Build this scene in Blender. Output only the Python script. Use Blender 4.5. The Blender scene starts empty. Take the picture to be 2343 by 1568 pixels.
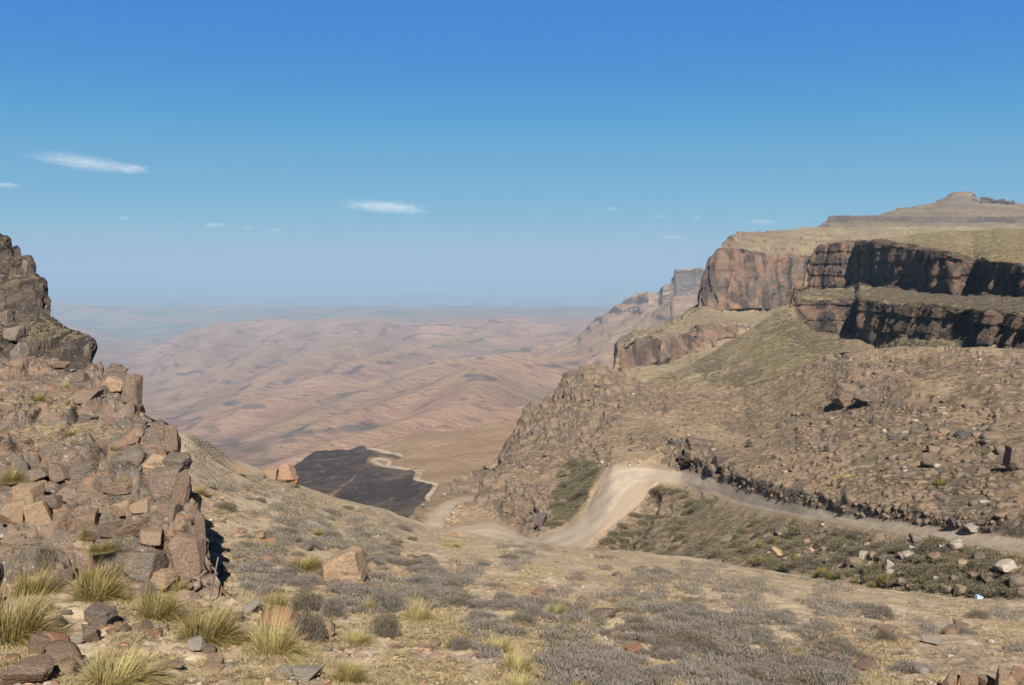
import bpy, math, random
import numpy as np
random.seed(7)
RNG = np.random.RandomState(11)
scene = bpy.context.scene
COL = scene.collection

# ------------------------------------------------------------------ camera
FPX, CX, CY, HORV = 2379.0, 1171.0, 784.0, 630.0      # survey scale of the photograph
PITCH = math.atan((CY - HORV) / FPX)
SP, CP = math.sin(PITCH), math.cos(PITCH)

def ray(u, v):
    """horizontal and vertical slope (per metre of northing) of the sight line through u, v"""
    u = np.asarray(u, float); v = np.asarray(v, float)
    a = (u - CX) / FPX; b = -(v - CY) / FPX
    fy = CP + b * SP; fz = -SP + b * CP
    return a / fy, fz / fy
def pt(u, v, Y):
    rx, rz = ray(u, v)
    return np.stack([rx * Y, Y + 0 * rx, rz * Y], -1)

cd = bpy.data.cameras.new('camera'); cam = bpy.data.objects.new('camera', cd); COL.objects.link(cam)
cd.sensor_width = 36.0; cd.lens = 36.0 * FPX / 2342.0
cam.rotation_euler = (math.pi / 2 - PITCH, 0, 0)
cd.clip_start = 0.1; cd.clip_end = 200000
scene.camera = cam

# ------------------------------------------------------------------ noise
def _h(ix, iy, iz, s=0):
    n = (ix.astype(np.int64) * 374761393 + iy.astype(np.int64) * 668265263 + iz.astype(np.int64) * 2147483647 + s * 974634777) & 0xffffffff
    n = ((n ^ (n >> 13)) * 1274126177) & 0xffffffff
    n = ((n ^ (n >> 16)) * 2246822519) & 0xffffffff
    n = n ^ (n >> 15)
    return (n & 0xffffff) / float(0x1000000)
def vnoise(P, s=0):
    F = np.floor(P); I = F.astype(np.int64); f = P - F; f = f * f * f * (f * (f * 6 - 15) + 10)
    out = 0
    for dx in (0, 1):
        wx = f[:, 0] if dx else 1 - f[:, 0]
        for dy in (0, 1):
            wy = f[:, 1] if dy else 1 - f[:, 1]
            for dz in (0, 1):
                wz = f[:, 2] if dz else 1 - f[:, 2]
                out = out + wx * wy * wz * _h(I[:, 0] + dx, I[:, 1] + dy, I[:, 2] + dz, s)
    return out * 2 - 1
def fbm(P, oct=4, s=0, gain=0.5, ridged=False):
    a, t, o = 1.0, 0.0, 0
    P = P.copy()
    for i in range(oct):
        n = vnoise(P, s + i)
        if ridged: n = 1 - 2 * np.abs(n)
        o = o + a * n; t += a; a *= gain; P = P * 2.03 + 17.1
    return o / t
def voro(P, s=0, jit=0.9):
    I = np.floor(P).astype(np.int64); f = P - I
    F1 = np.full(len(P), 9.0); F2 = F1.copy(); idv = np.zeros(len(P)); tx = np.zeros(len(P)); ty = np.zeros(len(P))
    for dx in (-1, 0, 1):
        for dy in (-1, 0, 1):
            for dz in (-1, 0, 1):
                a, b, c = I[:, 0] + dx, I[:, 1] + dy, I[:, 2] + dz
                rx = dx + .5 + jit * (_h(a, b, c, s) - .5) - f[:, 0]
                ry = dy + .5 + jit * (_h(a, b, c, s + 1) - .5) - f[:, 1]
                rz = dz + .5 + jit * (_h(a, b, c, s + 2) - .5) - f[:, 2]
                d = np.sqrt(rx * rx + ry * ry + rz * rz); r = _h(a, b, c, s + 3)
                n1 = d < F1
                F2 = np.where(n1, F1, np.minimum(F2, d)); idv = np.where(n1, r, idv)
                tx = np.where(n1, rx, tx); ty = np.where(n1, rz, ty)
                F1 = np.where(n1, d, F1)
    return F1, F2, idv, tx, ty
def sstep(a, b, x):
    t = np.clip((x - a) / (b - a), 0, 1); return t * t * (3 - 2 * t)
def poly_mask(u, v, poly, soft=6.0):
    """1 inside the outline, 0 outside, eased over `soft`"""
    shp = u.shape; u = u.ravel(); v = v.ravel()
    inside = np.zeros(len(u), bool); dmin = np.full(len(u), 1e9)
    n = len(poly)
    for i in range(n):
        x1, y1 = poly[i]; x2, y2 = poly[(i + 1) % n]
        c = ((y1 > v) != (y2 > v)) & (u < (x2 - x1) * (v - y1) / ((y2 - y1) + 1e-12) + x1)
        inside ^= c
        L = (x2 - x1) ** 2 + (y2 - y1) ** 2 + 1e-9
        t = np.clip(((u - x1) * (x2 - x1) + (v - y1) * (y2 - y1)) / L, 0, 1)
        dmin = np.minimum(dmin, np.hypot(u - x1 - t * (x2 - x1), v - y1 - t * (y2 - y1)))
    sd = np.where(inside, dmin, -dmin)
    return np.clip(sd / soft * .5 + .5, 0, 1).reshape(shp)
def line_mask(u, v, line, soft=1.5):
    """line = [(u, v, halfwidth)...]"""
    shp = u.shape; u = u.ravel(); v = v.ravel(); best = np.full(len(u), -1e9)
    for (x1, y1, w1), (x2, y2, w2) in zip(line[:-1], line[1:]):
        L = (x2 - x1) ** 2 + (y2 - y1) ** 2 + 1e-9
        t = np.clip(((u - x1) * (x2 - x1) + (v - y1) * (y2 - y1)) / L, 0, 1)
        d = np.hypot(u - x1 - t * (x2 - x1), v - y1 - t * (y2 - y1))
        best = np.maximum(best, w1 + t * (w2 - w1) - d)
    return np.clip(best / soft * .5 + .5, 0, 1).reshape(shp)

# ------------------------------------------------------------------ mesh helpers
def mesh_np(name, V, quads=None, tris=None, attrs=None, mat=None, smooth=True):
    me = bpy.data.meshes.new(name)
    V = np.asarray(V, np.float32)
    me.vertices.add(len(V)); me.vertices.foreach_set('co', V.ravel())
    loops = []; starts = []; off = 0
    if quads is not None and len(quads):
        loops.append(np.asarray(quads, np.int32).ravel()); starts.append(np.arange(len(quads)) * 4); off = len(quads) * 4
    if tris is not None and len(tris):
        loops.append(np.asarray(tris, np.int32).ravel()); starts.append(off + np.arange(len(tris)) * 3)
    L = np.concatenate(loops); S = np.concatenate(starts).astype(np.int32)
    me.loops.add(len(L)); me.loops.foreach_set('vertex_index', L)
    me.polygons.add(len(S)); me.polygons.foreach_set('loop_start', S)
    if smooth: me.polygons.foreach_set('use_smooth', np.ones(len(S), bool))
    me.update(calc_edges=True)
    if attrs:
        for k, a in attrs.items():
            at = me.attributes.new(k, 'FLOAT', 'POINT'); at.data.foreach_set('value', np.asarray(a, np.float32).ravel())
    if mat: me.materials.append(mat)
    return me
def link(name, me, parent=None, label=None, cat=None, group=None, kind=None):
    o = bpy.data.objects.new(name, me); COL.objects.link(o)
    if parent: o.parent = parent
    if label: o['label'] = label
    if cat: o['category'] = cat
    if group: o['group'] = group
    if kind: o['kind'] = kind
    return o
def grid_quads(nr, nc):
    i = np.arange(nr * nc).reshape(nr, nc)
    return np.stack([i[:-1, :-1], i[:-1, 1:], i[1:, 1:], i[1:, :-1]], -1).reshape(-1, 4)
def blur_rows(A, n):
    if n < 1: return A
    k = np.hanning(2 * n + 3)[1:-1]; k /= k.sum()
    B = np.pad(A, ((n, n), (0, 0)), mode='reflect', reflect_type='odd')
    return sum(k[i] * B[i:i + A.shape[0]] for i in range(2 * n + 1))
def blur_cols(A, n): return blur_rows(A.T, n).T

class Sheet:
    """terrain lofted through surveyed profiles; each column is (u, [(v, Y), ...] from near to far)"""
    def __init__(s, cols, du, dv, back=((1.1, .1), (1.3, .5)), sm=0, smc=0, jag=0, jseed=0):
        us = np.array([c[0] for c in cols], float); K = len(cols[0][1])
        u = np.arange(us[0], us[-1] + du * .5, du)
        Vc = np.array([np.interp(u, us, [c[1][k][0] for c in cols]) for k in range(K)])
        Wc = np.array([np.interp(u, us, [1 / c[1][k][1] for c in cols]) for k in range(K)])
        if smc: Vc = blur_cols(Vc, smc); Wc = blur_cols(Wc, smc)
        if jag:
            q = np.stack([u * .02, u * 0, u * 0], -1)
            for k in range(1, K):
                Vc[k] += jag * fbm(q + k * 7.7, 4, jseed + k, .6) * (0.6 if k == K - 1 else 1)
        V, W, vis = [], [], []
        for k in range(K - 1):
            n = max(2, int(np.percentile(np.abs(Vc[k + 1] - Vc[k]), 90) / dv))
            t = (np.arange(n) / n)[:, None]
            V.append(Vc[k] * (1 - t) + Vc[k + 1] * t); W.append(Wc[k] * (1 - t) + Wc[k + 1] * t)
        V.append(Vc[-1:]); W.append(Wc[-1:])
        V = np.concatenate(V); W = np.concatenate(W)
        if sm: V = blur_rows(V, sm); W = blur_rows(W, sm)
        rx, rz = ray(u[None, :] + 0 * V, V)
        Y = 1 / W; P = np.stack([rx * Y, Y, rz * Y], -1)
        s.nvis = P.shape[0]; s.V = V; s.U = u[None, :] + 0 * V
        last = P[-1]; extra = []
        for (fy, dz) in back:                              # the far side, falling away out of sight
            for t in ((.33, .66, 1.0)):
                y0 = last[:, 1]; e = last.copy()
                e[:, 1] = y0 * (1 + (fy - 1) * t); e[:, 0] = last[:, 0] * (1 + (fy - 1) * t)
                e[:, 2] = last[:, 2] - y0 * dz * t
                extra.append(e)
            last = extra[-1]
        P = np.concatenate([P] + [e[None] for e in extra])
        pad = np.repeat(s.V[-1:], len(extra), 0)
        s.Vf = np.concatenate([s.V, pad]); s.Uf = np.repeat(s.U[:1], P.shape[0], 0)
        s.P = P; s.u = u; s.shape = P.shape[:2]; s.attrs = {}
        s.vis = np.concatenate([np.ones(s.V.shape), np.zeros(pad.shape)])
    def normals(s):
        P = s.P; du = np.gradient(P, axis=1); dv = np.gradient(P, axis=0)
        n = np.cross(du, dv); n /= np.linalg.norm(n, axis=-1, keepdims=True) + 1e-9
        return n
    def flat(s): return s.P.reshape(-1, 3)
    def fn(s, f, P=None):
        return f(s.flat() if P is None else P).reshape(s.shape)
    def finish(s):
        P = s.P[:s.nvis]                                    # re-survey the shaped ground so that things can be stood on it
        w = P[..., 1]; z = P[..., 2]
        b = CP * z + SP * w; f = CP * w - SP * z
        s.Vp = CY - FPX * b / f
    def at(s, u, v):
        j = int(round((u - s.u[0]) / (s.u[1] - s.u[0]))); j = min(max(j, 0), len(s.u) - 1)
        col = s.V[:, j]; i = int(np.argmin(np.abs(col - v)))
        return s.P[i, j].copy()
    def mesh(s, name, mat, kind='structure', road=None, roadmat=None, **kw):
        Q = grid_quads(*s.shape); attrs = {k: a.ravel() for k, a in s.attrs.items()}
        V = s.flat()
        if road is None:
            return link(name, mesh_np(name, V, Q, attrs=attrs, mat=mat), kind=kind, **kw)
        r = road.ravel()[Q].mean(1) > .5
        for q, nm, m in ((Q[~r], name, mat), (Q[r], 'road', roadmat)):
            if not len(q): continue
            used = np.unique(q); mp = np.zeros(len(V), np.int64); mp[used] = np.arange(len(used))
            o = link(nm, mesh_np(nm, V[used], mp[q], attrs={k: a[used] for k, a in attrs.items()}, mat=m), kind=kind)
            if nm == name: main = o
        return main

def rockjoint(P, size, seed=0, zs=1.0, tilt=0.35, crack=.25, warp=.25):
    """blocky, jointed rock: returns displacement in units of `size`"""
    w = P / size
    w = w + warp * np.stack([vnoise(w * 1.3, seed + 50), vnoise(w * 1.3, seed + 51), vnoise(w * 1.3, seed + 52)], -1)
    w = w * np.array([1, 1, zs])
    F1, F2, r, tx, ty = voro(w, seed)
    e = F2 - F1
    return (r - .5) * .9 + tilt * (tx * (r * 7 % 1 - .5) + ty * (r * 13 % 1 - .5)) * 2 - crack * np.exp(-(e / .09) ** 2), e

# ------------------------------------------------------------------ materials
class NT:
    def __init__(s, name):
        s.m = bpy.data.materials.new(name); s.m.use_nodes = True
        s.t = s.m.node_tree; s.t.nodes.clear(); s.n = s.t.nodes
        s.out = s.n.new('ShaderNodeOutputMaterial')
        s._pos = None
    def L(s, a, b): s.t.links.new(a, b)
    def val(s, inp, x):
        if hasattr(x, 'is_linked') or isinstance(x, bpy.types.NodeSocket): s.L(x, inp)
        elif isinstance(x, (tuple, list)) and len(x) == 3 and inp.type == 'RGBA': inp.default_value = (*x, 1)
        else: inp.default_value = x
    def pos(s, scale=(1, 1, 1)):
        if s._pos is None:
            s._pos = s.n.new('ShaderNodeTexCoord').outputs['Object']
        if scale == (1, 1, 1): return s._pos
        m = s.n.new('ShaderNodeMapping'); m.inputs['Scale'].default_value = scale; s.L(s._pos, m.inputs['Vector']); return m.outputs[0]
    def noise(s, scale, detail=4, rough=.55, vec=None, dist=0):
        n = s.n.new('ShaderNodeTexNoise'); n.inputs['Scale'].default_value = scale; n.inputs['Detail'].default_value = detail
        n.inputs['Roughness'].default_value = rough; n.inputs['Distortion'].default_value = dist
        s.L(vec or s.pos(), n.inputs['Vector']); return n.outputs['Fac']
    def voro(s, scale, feat='F1', vec=None, out='Distance'):
        n = s.n.new('ShaderNodeTexVoronoi'); n.feature = feat; n.inputs['Scale'].default_value = scale
        s.L(vec or s.pos(), n.inputs['Vector']); return n.outputs[out]
    def ramp(s, x, a, b, lo=0., hi=1.):
        n = s.n.new('ShaderNodeMapRange'); n.interpolation_type = 'SMOOTHSTEP'
        s.val(n.inputs['Value'], x); s.val(n.inputs['From Min'], a); s.val(n.inputs['From Max'], b)
        s.val(n.inputs['To Min'], lo); s.val(n.inputs['To Max'], hi); return n.outputs[0]
    def math(s, op, a, b=0.):
        n = s.n.new('ShaderNodeMath'); n.operation = op; s.val(n.inputs[0], a); s.val(n.inputs[1], b); return n.outputs[0]
    def mix(s, f, a, b, mode='MIX'):
        n = s.n.new('ShaderNodeMix'); n.data_type = 'RGBA'; n.blend_type = mode
        s.val(n.inputs[0], f); s.val(n.inputs[6], a); s.val(n.inputs[7], b); return n.outputs[2]
    def attr(s, name):
        n = s.n.new('ShaderNodeAttribute'); n.attribute_name = name; return n.outputs['Fac']
    def rand(s): return s.n.new('ShaderNodeObjectInfo').outputs['Random']
    def nz(s):
        g = s.n.new('ShaderNodeNewGeometry'); x = s.n.new('ShaderNodeSeparateXYZ'); s.L(g.outputs['True Normal'], x.inputs[0]); return x.outputs[2]
    def z(s):
        x = s.n.new('ShaderNodeSeparateXYZ'); s.L(s.pos(), x.inputs[0]); return x.outputs[2]
    def bump(s, h, dist, strength=1.0, prev=None):
        n = s.n.new('ShaderNodeBump'); n.inputs['Distance'].default_value = dist; n.inputs['Strength'].default_value = strength
        s.L(h, n.inputs['Height'])
        if prev: s.L(prev, n.inputs['Normal'])
        return n.outputs[0]
    def done(s, col, nrm=None, rough=.95, spec=.1, trans=None):
        b = s.n.new('ShaderNodeBsdfPrincipled'); s.val(b.inputs['Base Color'], col); s.val(b.inputs['Roughness'], rough)
        b.inputs['Specular IOR Level'].default_value = spec
        if nrm: s.L(nrm, b.inputs['Normal'])
        sh = b.outputs[0]
        if trans:
            tr = s.n.new('ShaderNodeBsdfTranslucent'); s.val(tr.inputs[0], col)
            mx = s.n.new('ShaderNodeMixShader'); mx.inputs[0].default_value = trans; s.L(sh, mx.inputs[1]); s.L(tr.outputs[0], mx.inputs[2]); sh = mx.outputs[0]
        s.L(sh, s.out.inputs['Surface']); return s.m

def rock_color(t, k, a, b, c, lichen=None, streak=0):
    n1 = t.noise(.9 * k, 5, .6); n2 = t.noise(3.1 * k, 5, .65)
    col = t.mix(t.ramp(n1, .38, .62), a, b)
    col = t.mix(t.ramp(n2, .52, .68), col, c)
    if streak:
        sn = t.noise(1.6 * k, 4, .6, vec=t.pos((1, 1, .12)))
        col = t.mix(t.ramp(sn, .46, .62, 0., streak), col, (.028, .026, .027))
    if lichen:
        ln = t.noise(7. * k, 6, .7)
        col = t.mix(t.ramp(ln, .585, .64, 0., .8), col, lichen)
        dn = t.noise(4.3 * k, 6, .7, vec=t.pos((1, 1, 1.2)))
        col = t.mix(t.ramp(dn, .6, .66, 0., .75), col, (.05, .047, .045))
    return col

def terrain_mat(name, k, straw, soil, spot, rocks, scrubc=(.065, .07, .035), streak=0, lichen=None, bumpd=.1, slope=(.80, .62), spotamt=(.56, .64), spotk=3., big=None):
    """k: texture frequency (about 1 / metre size of the main mottling)"""
    t = NT(name)
    nA = t.noise(.35 * k, 6, .62); nB = t.noise(spotk * k, 5, .65); nC = t.noise(11 * k, 4, .7)
    col = t.mix(t.ramp(nA, .38, .62), straw, soil)
    if big:
        col = t.mix(t.ramp(t.noise(.06 * k, 5, .6), .45, .62), col, big)
    col = t.mix(t.ramp(nC, .35, .7, 0., .35), col, tuple(x * .45 for x in soil))
    col = t.mix(t.ramp(nC, .56, .72, 0., .5), col, tuple(min(1, x * 1.35) for x in straw))
    col = t.mix(t.ramp(nB, spotamt[0], spotamt[1], 0., .85), col, spot)
    sc = t.attr('scrub'); nS = t.noise(2.2 * k, 5, .6)
    thr = t.math('SUBTRACT', .78, t.math('MULTIPLY', sc, .36))
    sf = t.ramp(nS, thr, t.math('ADD', thr, .07))
    scc = t.mix(t.ramp(t.noise(5 * k, 3, .6), .4, .65), scrubc, tuple(min(1, x * 1.9) for x in scrubc))
    col = t.mix(sf, col, scc)
    rc = rock_color(t, k * .8, *rocks, lichen=lichen, streak=streak)
    rf = t.math('ADD', t.math('MULTIPLY', t.attr('rock'), 1.2), t.ramp(t.nz(), slope[1], slope[0], .9, 0.))
    rf = t.ramp(t.math('ADD', rf, t.math('MULTIPLY', t.math('SUBTRACT', nB, .5), 1.6)), .42, .62)
    col = t.mix(rf, col, rc)
    dirt = t.attr('dirt')
    df = t.ramp(t.math('ADD', dirt, t.math('MULTIPLY', t.math('SUBTRACT', nB, .5), .8)), .35, .65)
    col = t.mix(df, col, t.mix(t.ramp(nC, .4, .65), (.37, .29, .205), (.29, .215, .15)))
    bn = t.attr('burnt')
    bf = t.ramp(t.math('ADD', bn, t.math('MULTIPLY', t.math('SUBTRACT', nB, .5), .7)), .40, .60)
    dk = t.mix(t.ramp(t.noise(.30 * k, 7, .7, vec=t.pos((1, .45, 1))), .42, .74), (.058, .047, .045), (.20, .14, .105))
    dk = t.mix(t.ramp(t.noise(3 * k, 4, .7, vec=t.pos((1, .25, 1))), .52, .68, 0., .75), dk, (.16, .13, .105))
    col = t.mix(bf, col, dk)
    b1 = t.bump(t.noise(1.6 * k, 8, .68), bumpd / k * 1.2, 1.)
    b2 = t.bump(t.noise(9 * k, 5, .75), bumpd / k * .35, 1., b1)
    return t.done(col, b2)

G_ROCK = ((.20, .135, .095), (.13, .105, .085), (.255, .145, .085))
m_ground = terrain_mat('dry_ground', 1.6, (.50, .40, .27), (.38, .28, .19), (.19, .16, .12), G_ROCK, bumpd=.07, spotk=1.3, spotamt=(.57, .66), lichen=(.36, .34, .30))
m_outcrop = terrain_mat('outcrop_rock', 1.5, (.40, .31, .18), (.31, .22, .14), (.14, .11, .08), ((.215, .15, .11), (.145, .122, .10), (.26, .15, .09)), lichen=(.36, .34, .30), bumpd=.10, slope=(.97, .8))
m_hill = terrain_mat('hillside_soil', .33, (.365, .27, .17), (.255, .18, .12), (.12, .10, .07), ((.22, .16, .11), (.13, .105, .085), (.27, .17, .11)), bumpd=.11, spotk=2.4, lichen=(.26, .23, .19), spotamt=(.52, .62), scrubc=(.085, .08, .05))
m_cliff = terrain_mat('basalt_cliff', .11, (.36, .295, .165), (.27, .21, .13), (.12, .10, .06), ((.17, .115, .082), (.075, .062, .052), (.27, .14, .08)), streak=.88, bumpd=.2, slope=(.66, .48), spotk=4., spotamt=(.5, .6), scrubc=(.10, .10, .045))
m_farcliff = terrain_mat('far_cliff_rock', .055, (.32, .25, .15), (.25, .19, .125), (.11, .09, .065), ((.20, .13, .09), (.125, .098, .08), (.29, .145, .08)), streak=.7, bumpd=.12, slope=(.8, .6), spotk=4.)
m_mountain = terrain_mat('mountain_slope', .03, (.26, .20, .13), (.20, .155, .11), (.10, .08, .062), ((.12, .092, .075), (.085, .068, .06), (.13, .10, .08)), bumpd=.12, slope=(.86, .7))
m_spur = terrain_mat('spur_slope', .014, (.38, .26, .17), (.30, .20, .14), (.15, .11, .085), ((.17, .13, .105), (.12, .10, .09), (.20, .14, .11)), bumpd=.09, slope=(.66, .48), streak=.3)
m_burn = terrain_mat('burnt_and_tan_slope', .06, (.40, .27, .165), (.33, .215, .135), (.20, .14, .09), ((.20, .15, .11), (.14, .11, .09), (.24, .16, .11)), bumpd=.14, slope=(.6, .4), spotamt=(.56, .64))

def valley_mat():
    t = NT('valley_grassland'); k = .006
    n0 = t.noise(.12 * k, 5, .6); nA = t.noise(.5 * k, 6, .6); nB = t.noise(4 * k, 6, .7); nC = t.noise(14 * k, 5, .7)
    col = t.mix(t.ramp(nA, .38, .62), (.39, .24, .168), (.285, .178, .13))
    col = t.mix(t.ramp(n0, .48, .62, 0., .6), col, (.30, .215, .14))
    cr = t.math('ADD', t.attr('crest'), t.math('MULTIPLY', t.math('SUBTRACT', nA, .5), 1.))
    col = t.mix(t.ramp(cr, .5, 1.05, 0., .5), col, (.42, .29, .185))
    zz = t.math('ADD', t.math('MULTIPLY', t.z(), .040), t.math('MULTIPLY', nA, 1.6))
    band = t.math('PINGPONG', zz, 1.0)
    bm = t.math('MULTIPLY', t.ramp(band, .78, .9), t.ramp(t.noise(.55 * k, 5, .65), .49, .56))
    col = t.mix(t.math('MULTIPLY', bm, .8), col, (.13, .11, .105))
    col = t.mix(t.ramp(nB, .55, .64, 0., .6), col, (.12, .10, .09))
    col = t.mix(t.ramp(nC, .60, .70, 0., .5), col, (.11, .095, .08))
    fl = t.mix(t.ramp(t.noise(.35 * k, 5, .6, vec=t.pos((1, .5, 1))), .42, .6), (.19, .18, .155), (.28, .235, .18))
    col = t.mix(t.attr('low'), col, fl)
    col = t.mix(t.attr('trees'), col, (.10, .105, .08))
    b = t.bump(t.noise(2.2 * k, 9, .68), 30, 1.)
    return t.done(col, b)
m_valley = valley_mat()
def plain_mat():
    t = NT('lowland_plain'); k = .0006
    v = t.pos((1, .45, 1))
    nA = t.noise(.7 * k, 6, .6, vec=v); nB = t.noise(3 * k, 6, .65, vec=v)
    col = t.mix(t.ramp(nA, .4, .6), (.12, .13, .10), (.30, .24, .16))
    col = t.mix(t.ramp(nB, .52, .62), col, (.42, .37, .25))
    col = t.mix(t.ramp(nB, .46, .38), col, (.05, .075, .06))
    return t.done(col)
m_plain = plain_mat()
def road_mat():
    t = NT('gravel_road')
    nA = t.noise(.25, 4, .6); nB = t.noise(2.5, 6, .7); nC = t.noise(.8, 4, .6, vec=t.pos((1, 1, 1)))
    col = t.mix(t.ramp(nA, .35, .65), (.47, .385, .295), (.40, .325, .245))
    col = t.mix(t.ramp(nB, .5, .72, 0., .45), col, (.26, .20, .15))
    e = t.attr('edge')
    col = t.mix(t.ramp(t.math('ADD', e, t.math('MULTIPLY', t.math('SUBTRACT', nC, .5), .4)), .1, .5), (.38, .295, .215), col)
    col = t.mix(t.math('MULTIPLY', t.attr('rut'), t.ramp(nA, .3, .6, .25, .8)), col, (.33, .27, .205))
    return t.done(col, t.bump(t.noise(1.2, 8, .75), .35))
m_road = road_mat()
def stone_mat(name, a, b, c, lichen=(.42, .40, .36), k=2.2, lich=.57, bd=.035):
    t = NT(name)
    r = t.rand()
    n1 = t.noise(1.1 * k, 5, .6); n2 = t.noise(3.3 * k, 6, .65); n3 = t.noise(6 * k, 6, .7)
    col = t.mix(t.ramp(t.math('ADD', n1, t.math('MULTIPLY', t.math('SUBTRACT', r, .5), .5)), .4, .6), a, b)
    col = t.mix(t.ramp(n2, .5, .66), col, c)
    col = t.mix(t.ramp(n3, lich, lich + .05, 0., .8), col, lichen)
    col = t.mix(t.ramp(t.noise(4.5 * k, 6, .7), .59, .66, 0., .7), col, (.055, .05, .047))
    h1 = t.bump(t.noise(2.5 * k, 8, .7), bd * 1.6); h2 = t.bump(t.voro(3.2 * k, 'DISTANCE_TO_EDGE'), bd * .5, .5, h1)
    return t.done(col, h2, rough=.92, spec=.15)
m_stone = stone_mat('lichen_stone', (.225, .15, .105), (.155, .125, .10), (.27, .165, .10))
m_redstone = stone_mat('rust_stone', (.33, .185, .11), (.29, .20, .135), (.35, .175, .095), lich=.62)
m_tanstone = stone_mat('tan_stone', (.38, .27, .175), (.30, .215, .145), (.40, .235, .135), lich=.63)
m_palestone = stone_mat('pale_stone', (.36, .31, .25), (.29, .25, .20), (.30, .22, .155), lichen=(.45, .43, .39), lich=.55)
m_darkstone = stone_mat('dark_basalt', (.09, .078, .07), (.065, .062, .064), (.15, .10, .07), lichen=(.22, .21, .20), lich=.60)
m_brownstone = stone_mat('brown_hillside_rock', (.18, .13, .092), (.12, .095, .075), (.21, .14, .09), lichen=(.30, .27, .23), k=.9, bd=.08)
m_white = stone_mat('white_crusted_rock', (.75, .73, .70), (.66, .62, .58), (.55, .48, .42), lichen=(.8, .8, .8), lich=.5, k=.9)

def leaf_mat(name, a, b, c, trans=.25):
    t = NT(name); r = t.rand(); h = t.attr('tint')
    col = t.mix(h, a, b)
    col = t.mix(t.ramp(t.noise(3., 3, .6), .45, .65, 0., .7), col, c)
    col = t.mix(t.math('MULTIPLY', r, .35), col, c)
    return t.done(col, None, rough=.8, spec=.15, trans=trans)
m_tussock = leaf_mat('tussock_blades', (.15, .13, .045), (.46, .37, .15), (.34, .26, .10))
m_pale_tussock = leaf_mat('straw_tussock_blades', (.30, .25, .09), (.60, .51, .25), (.45, .36, .16))
m_dry = leaf_mat('dry_grass_blades', (.27, .20, .11), (.47, .38, .215), (.34, .26, .15))
m_heath = leaf_mat('grey_heath_twigs', (.10, .083, .066), (.255, .225, .20), (.18, .15, .115), .1)
m_heath_dark = leaf_mat('brown_heath_twigs', (.085, .07, .052), (.20, .17, .13), (.15, .12, .085), .1)
m_purple = leaf_mat('dry_purple_twigs', (.13, .07, .06), (.28, .17, .15), (.2, .12, .1), .1)
m_green = leaf_mat('green_scrub_leaves', (.075, .07, .04), (.225, .20, .115), (.18, .15, .10), .15)
m_olive = leaf_mat('olive_bush_leaves', (.14, .12, .03), (.33, .27, .075), (.2, .16, .05), .2)

# ================================================================== TERRAIN
def disp_n(s, amt, N=None):
    N = s.normals() if N is None else N
    s.P = s.P + N * amt[..., None]

# ---------- foreground ground
F = Sheet([
 (-180, [(2600, 4.5), (1700, 8.3), (1568, 10.3), (1450, 12.8), (1350, 15.2), (1250, 18.5), (1100, 24), (1000, 31)]),
 (300, [(2600, 4.6), (1700, 8.8), (1568, 10.8), (1450, 13.5), (1350, 16.5), (1250, 20), (1100, 28), (1010, 37)]),
 (430, [(2600, 4.7), (1700, 9), (1568, 11), (1450, 14), (1350, 17.5), (1250, 22), (1100, 32), (985, 42)]),
 (540, [(2600, 4.7), (1700, 9), (1568, 11), (1450, 14), (1350, 17.5), (1250, 23), (1120, 36), (1048, 48)]),
 (600, [(2600, 4.7), (1700, 9), (1568, 11.1), (1450, 14.2), (1350, 18), (1250, 24), (1140, 36), (1078, 49)]),
 (690, [(2600, 4.7), (1700, 9), (1568, 11.3), (1450, 14.5), (1350, 18.5), (1250, 25), (1170, 36), (1114, 50)]),
 (790, [(2600, 4.7), (1700, 9.1), (1568, 11.5), (1450, 14.8), (1350, 19.5), (1260, 27), (1190, 40), (1148, 53)]),
 (870, [(2600, 4.7), (1700, 9.1), (1568, 11.5), (1450, 15), (1350, 20), (1280, 27), (1210, 42), (1160, 56)]),
 (935, [(2600, 4.7), (1700, 9.1), (1568, 11.5), (1450, 15), (1350, 20.5), (1285, 28), (1230, 42), (1190, 58)]),
 (1000, [(2600, 4.7), (1700, 9.2), (1568, 11.6), (1450, 15.2), (1350, 21), (1290, 28), (1245, 42), (1211, 60)]),
 (1160, [(2600, 4.8), (1700, 9.2), (1568, 11.7), (1450, 15.6), (1350, 22), (1300, 28), (1262, 42), (1235, 60)]),
 (1350, [(2600, 4.9), (1700, 9.5), (1568, 12), (1450, 16.3), (1380, 21.5), (1320, 29), (1280, 42), (1257, 58)]),
 (1630, [(2600, 5), (1700, 9.8), (1568, 12.5), (1450, 17), (1390, 22), (1330, 30), (1300, 40), (1281, 52)]),
 (1900, [(2600, 5), (1700, 10), (1568, 13), (1450, 18.5), (1410, 23), (1370, 29), (1345, 37), (1328, 46)]),
 (2150, [(2600, 5.2), (1700, 10.3), (1568, 13.5), (1480, 18), (1440, 21.5), (1405, 27), (1385, 33), (1367, 40)]),
 (2560, [(2600, 5.4), (1700, 10.6), (1568, 14), (1490, 18), (1455, 21.5), (1425, 26.5), (1405, 31), (1385, 36)]),
], 2.6, 2.2, back=((1.12, .09), (1.3, .5), (1.5, .5)), sm=10, smc=16)
def relief(S):
    p = S.flat(); q = p * np.array([1, 1, 0]); far = sstep(14, 45, p[:, 1])
    dz = .22 * fbm(q * .22, 4, 3) + .09 * (1 - .6 * far) * fbm(q * 1.1, 4, 5) + .035 * (1 - .5 * far) * fbm(q * 4.2, 3, 9)
    dz += .05 * (1 - far * .45) * np.maximum(0, fbm(q * 2.1, 3, 21)) * 1.6
    S.P[..., 2] += dz.reshape(S.shape) * np.clip(S.P[..., 1] / 10, .3, 1)
relief(F)
U, V = F.Uf, F.Vf
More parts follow.
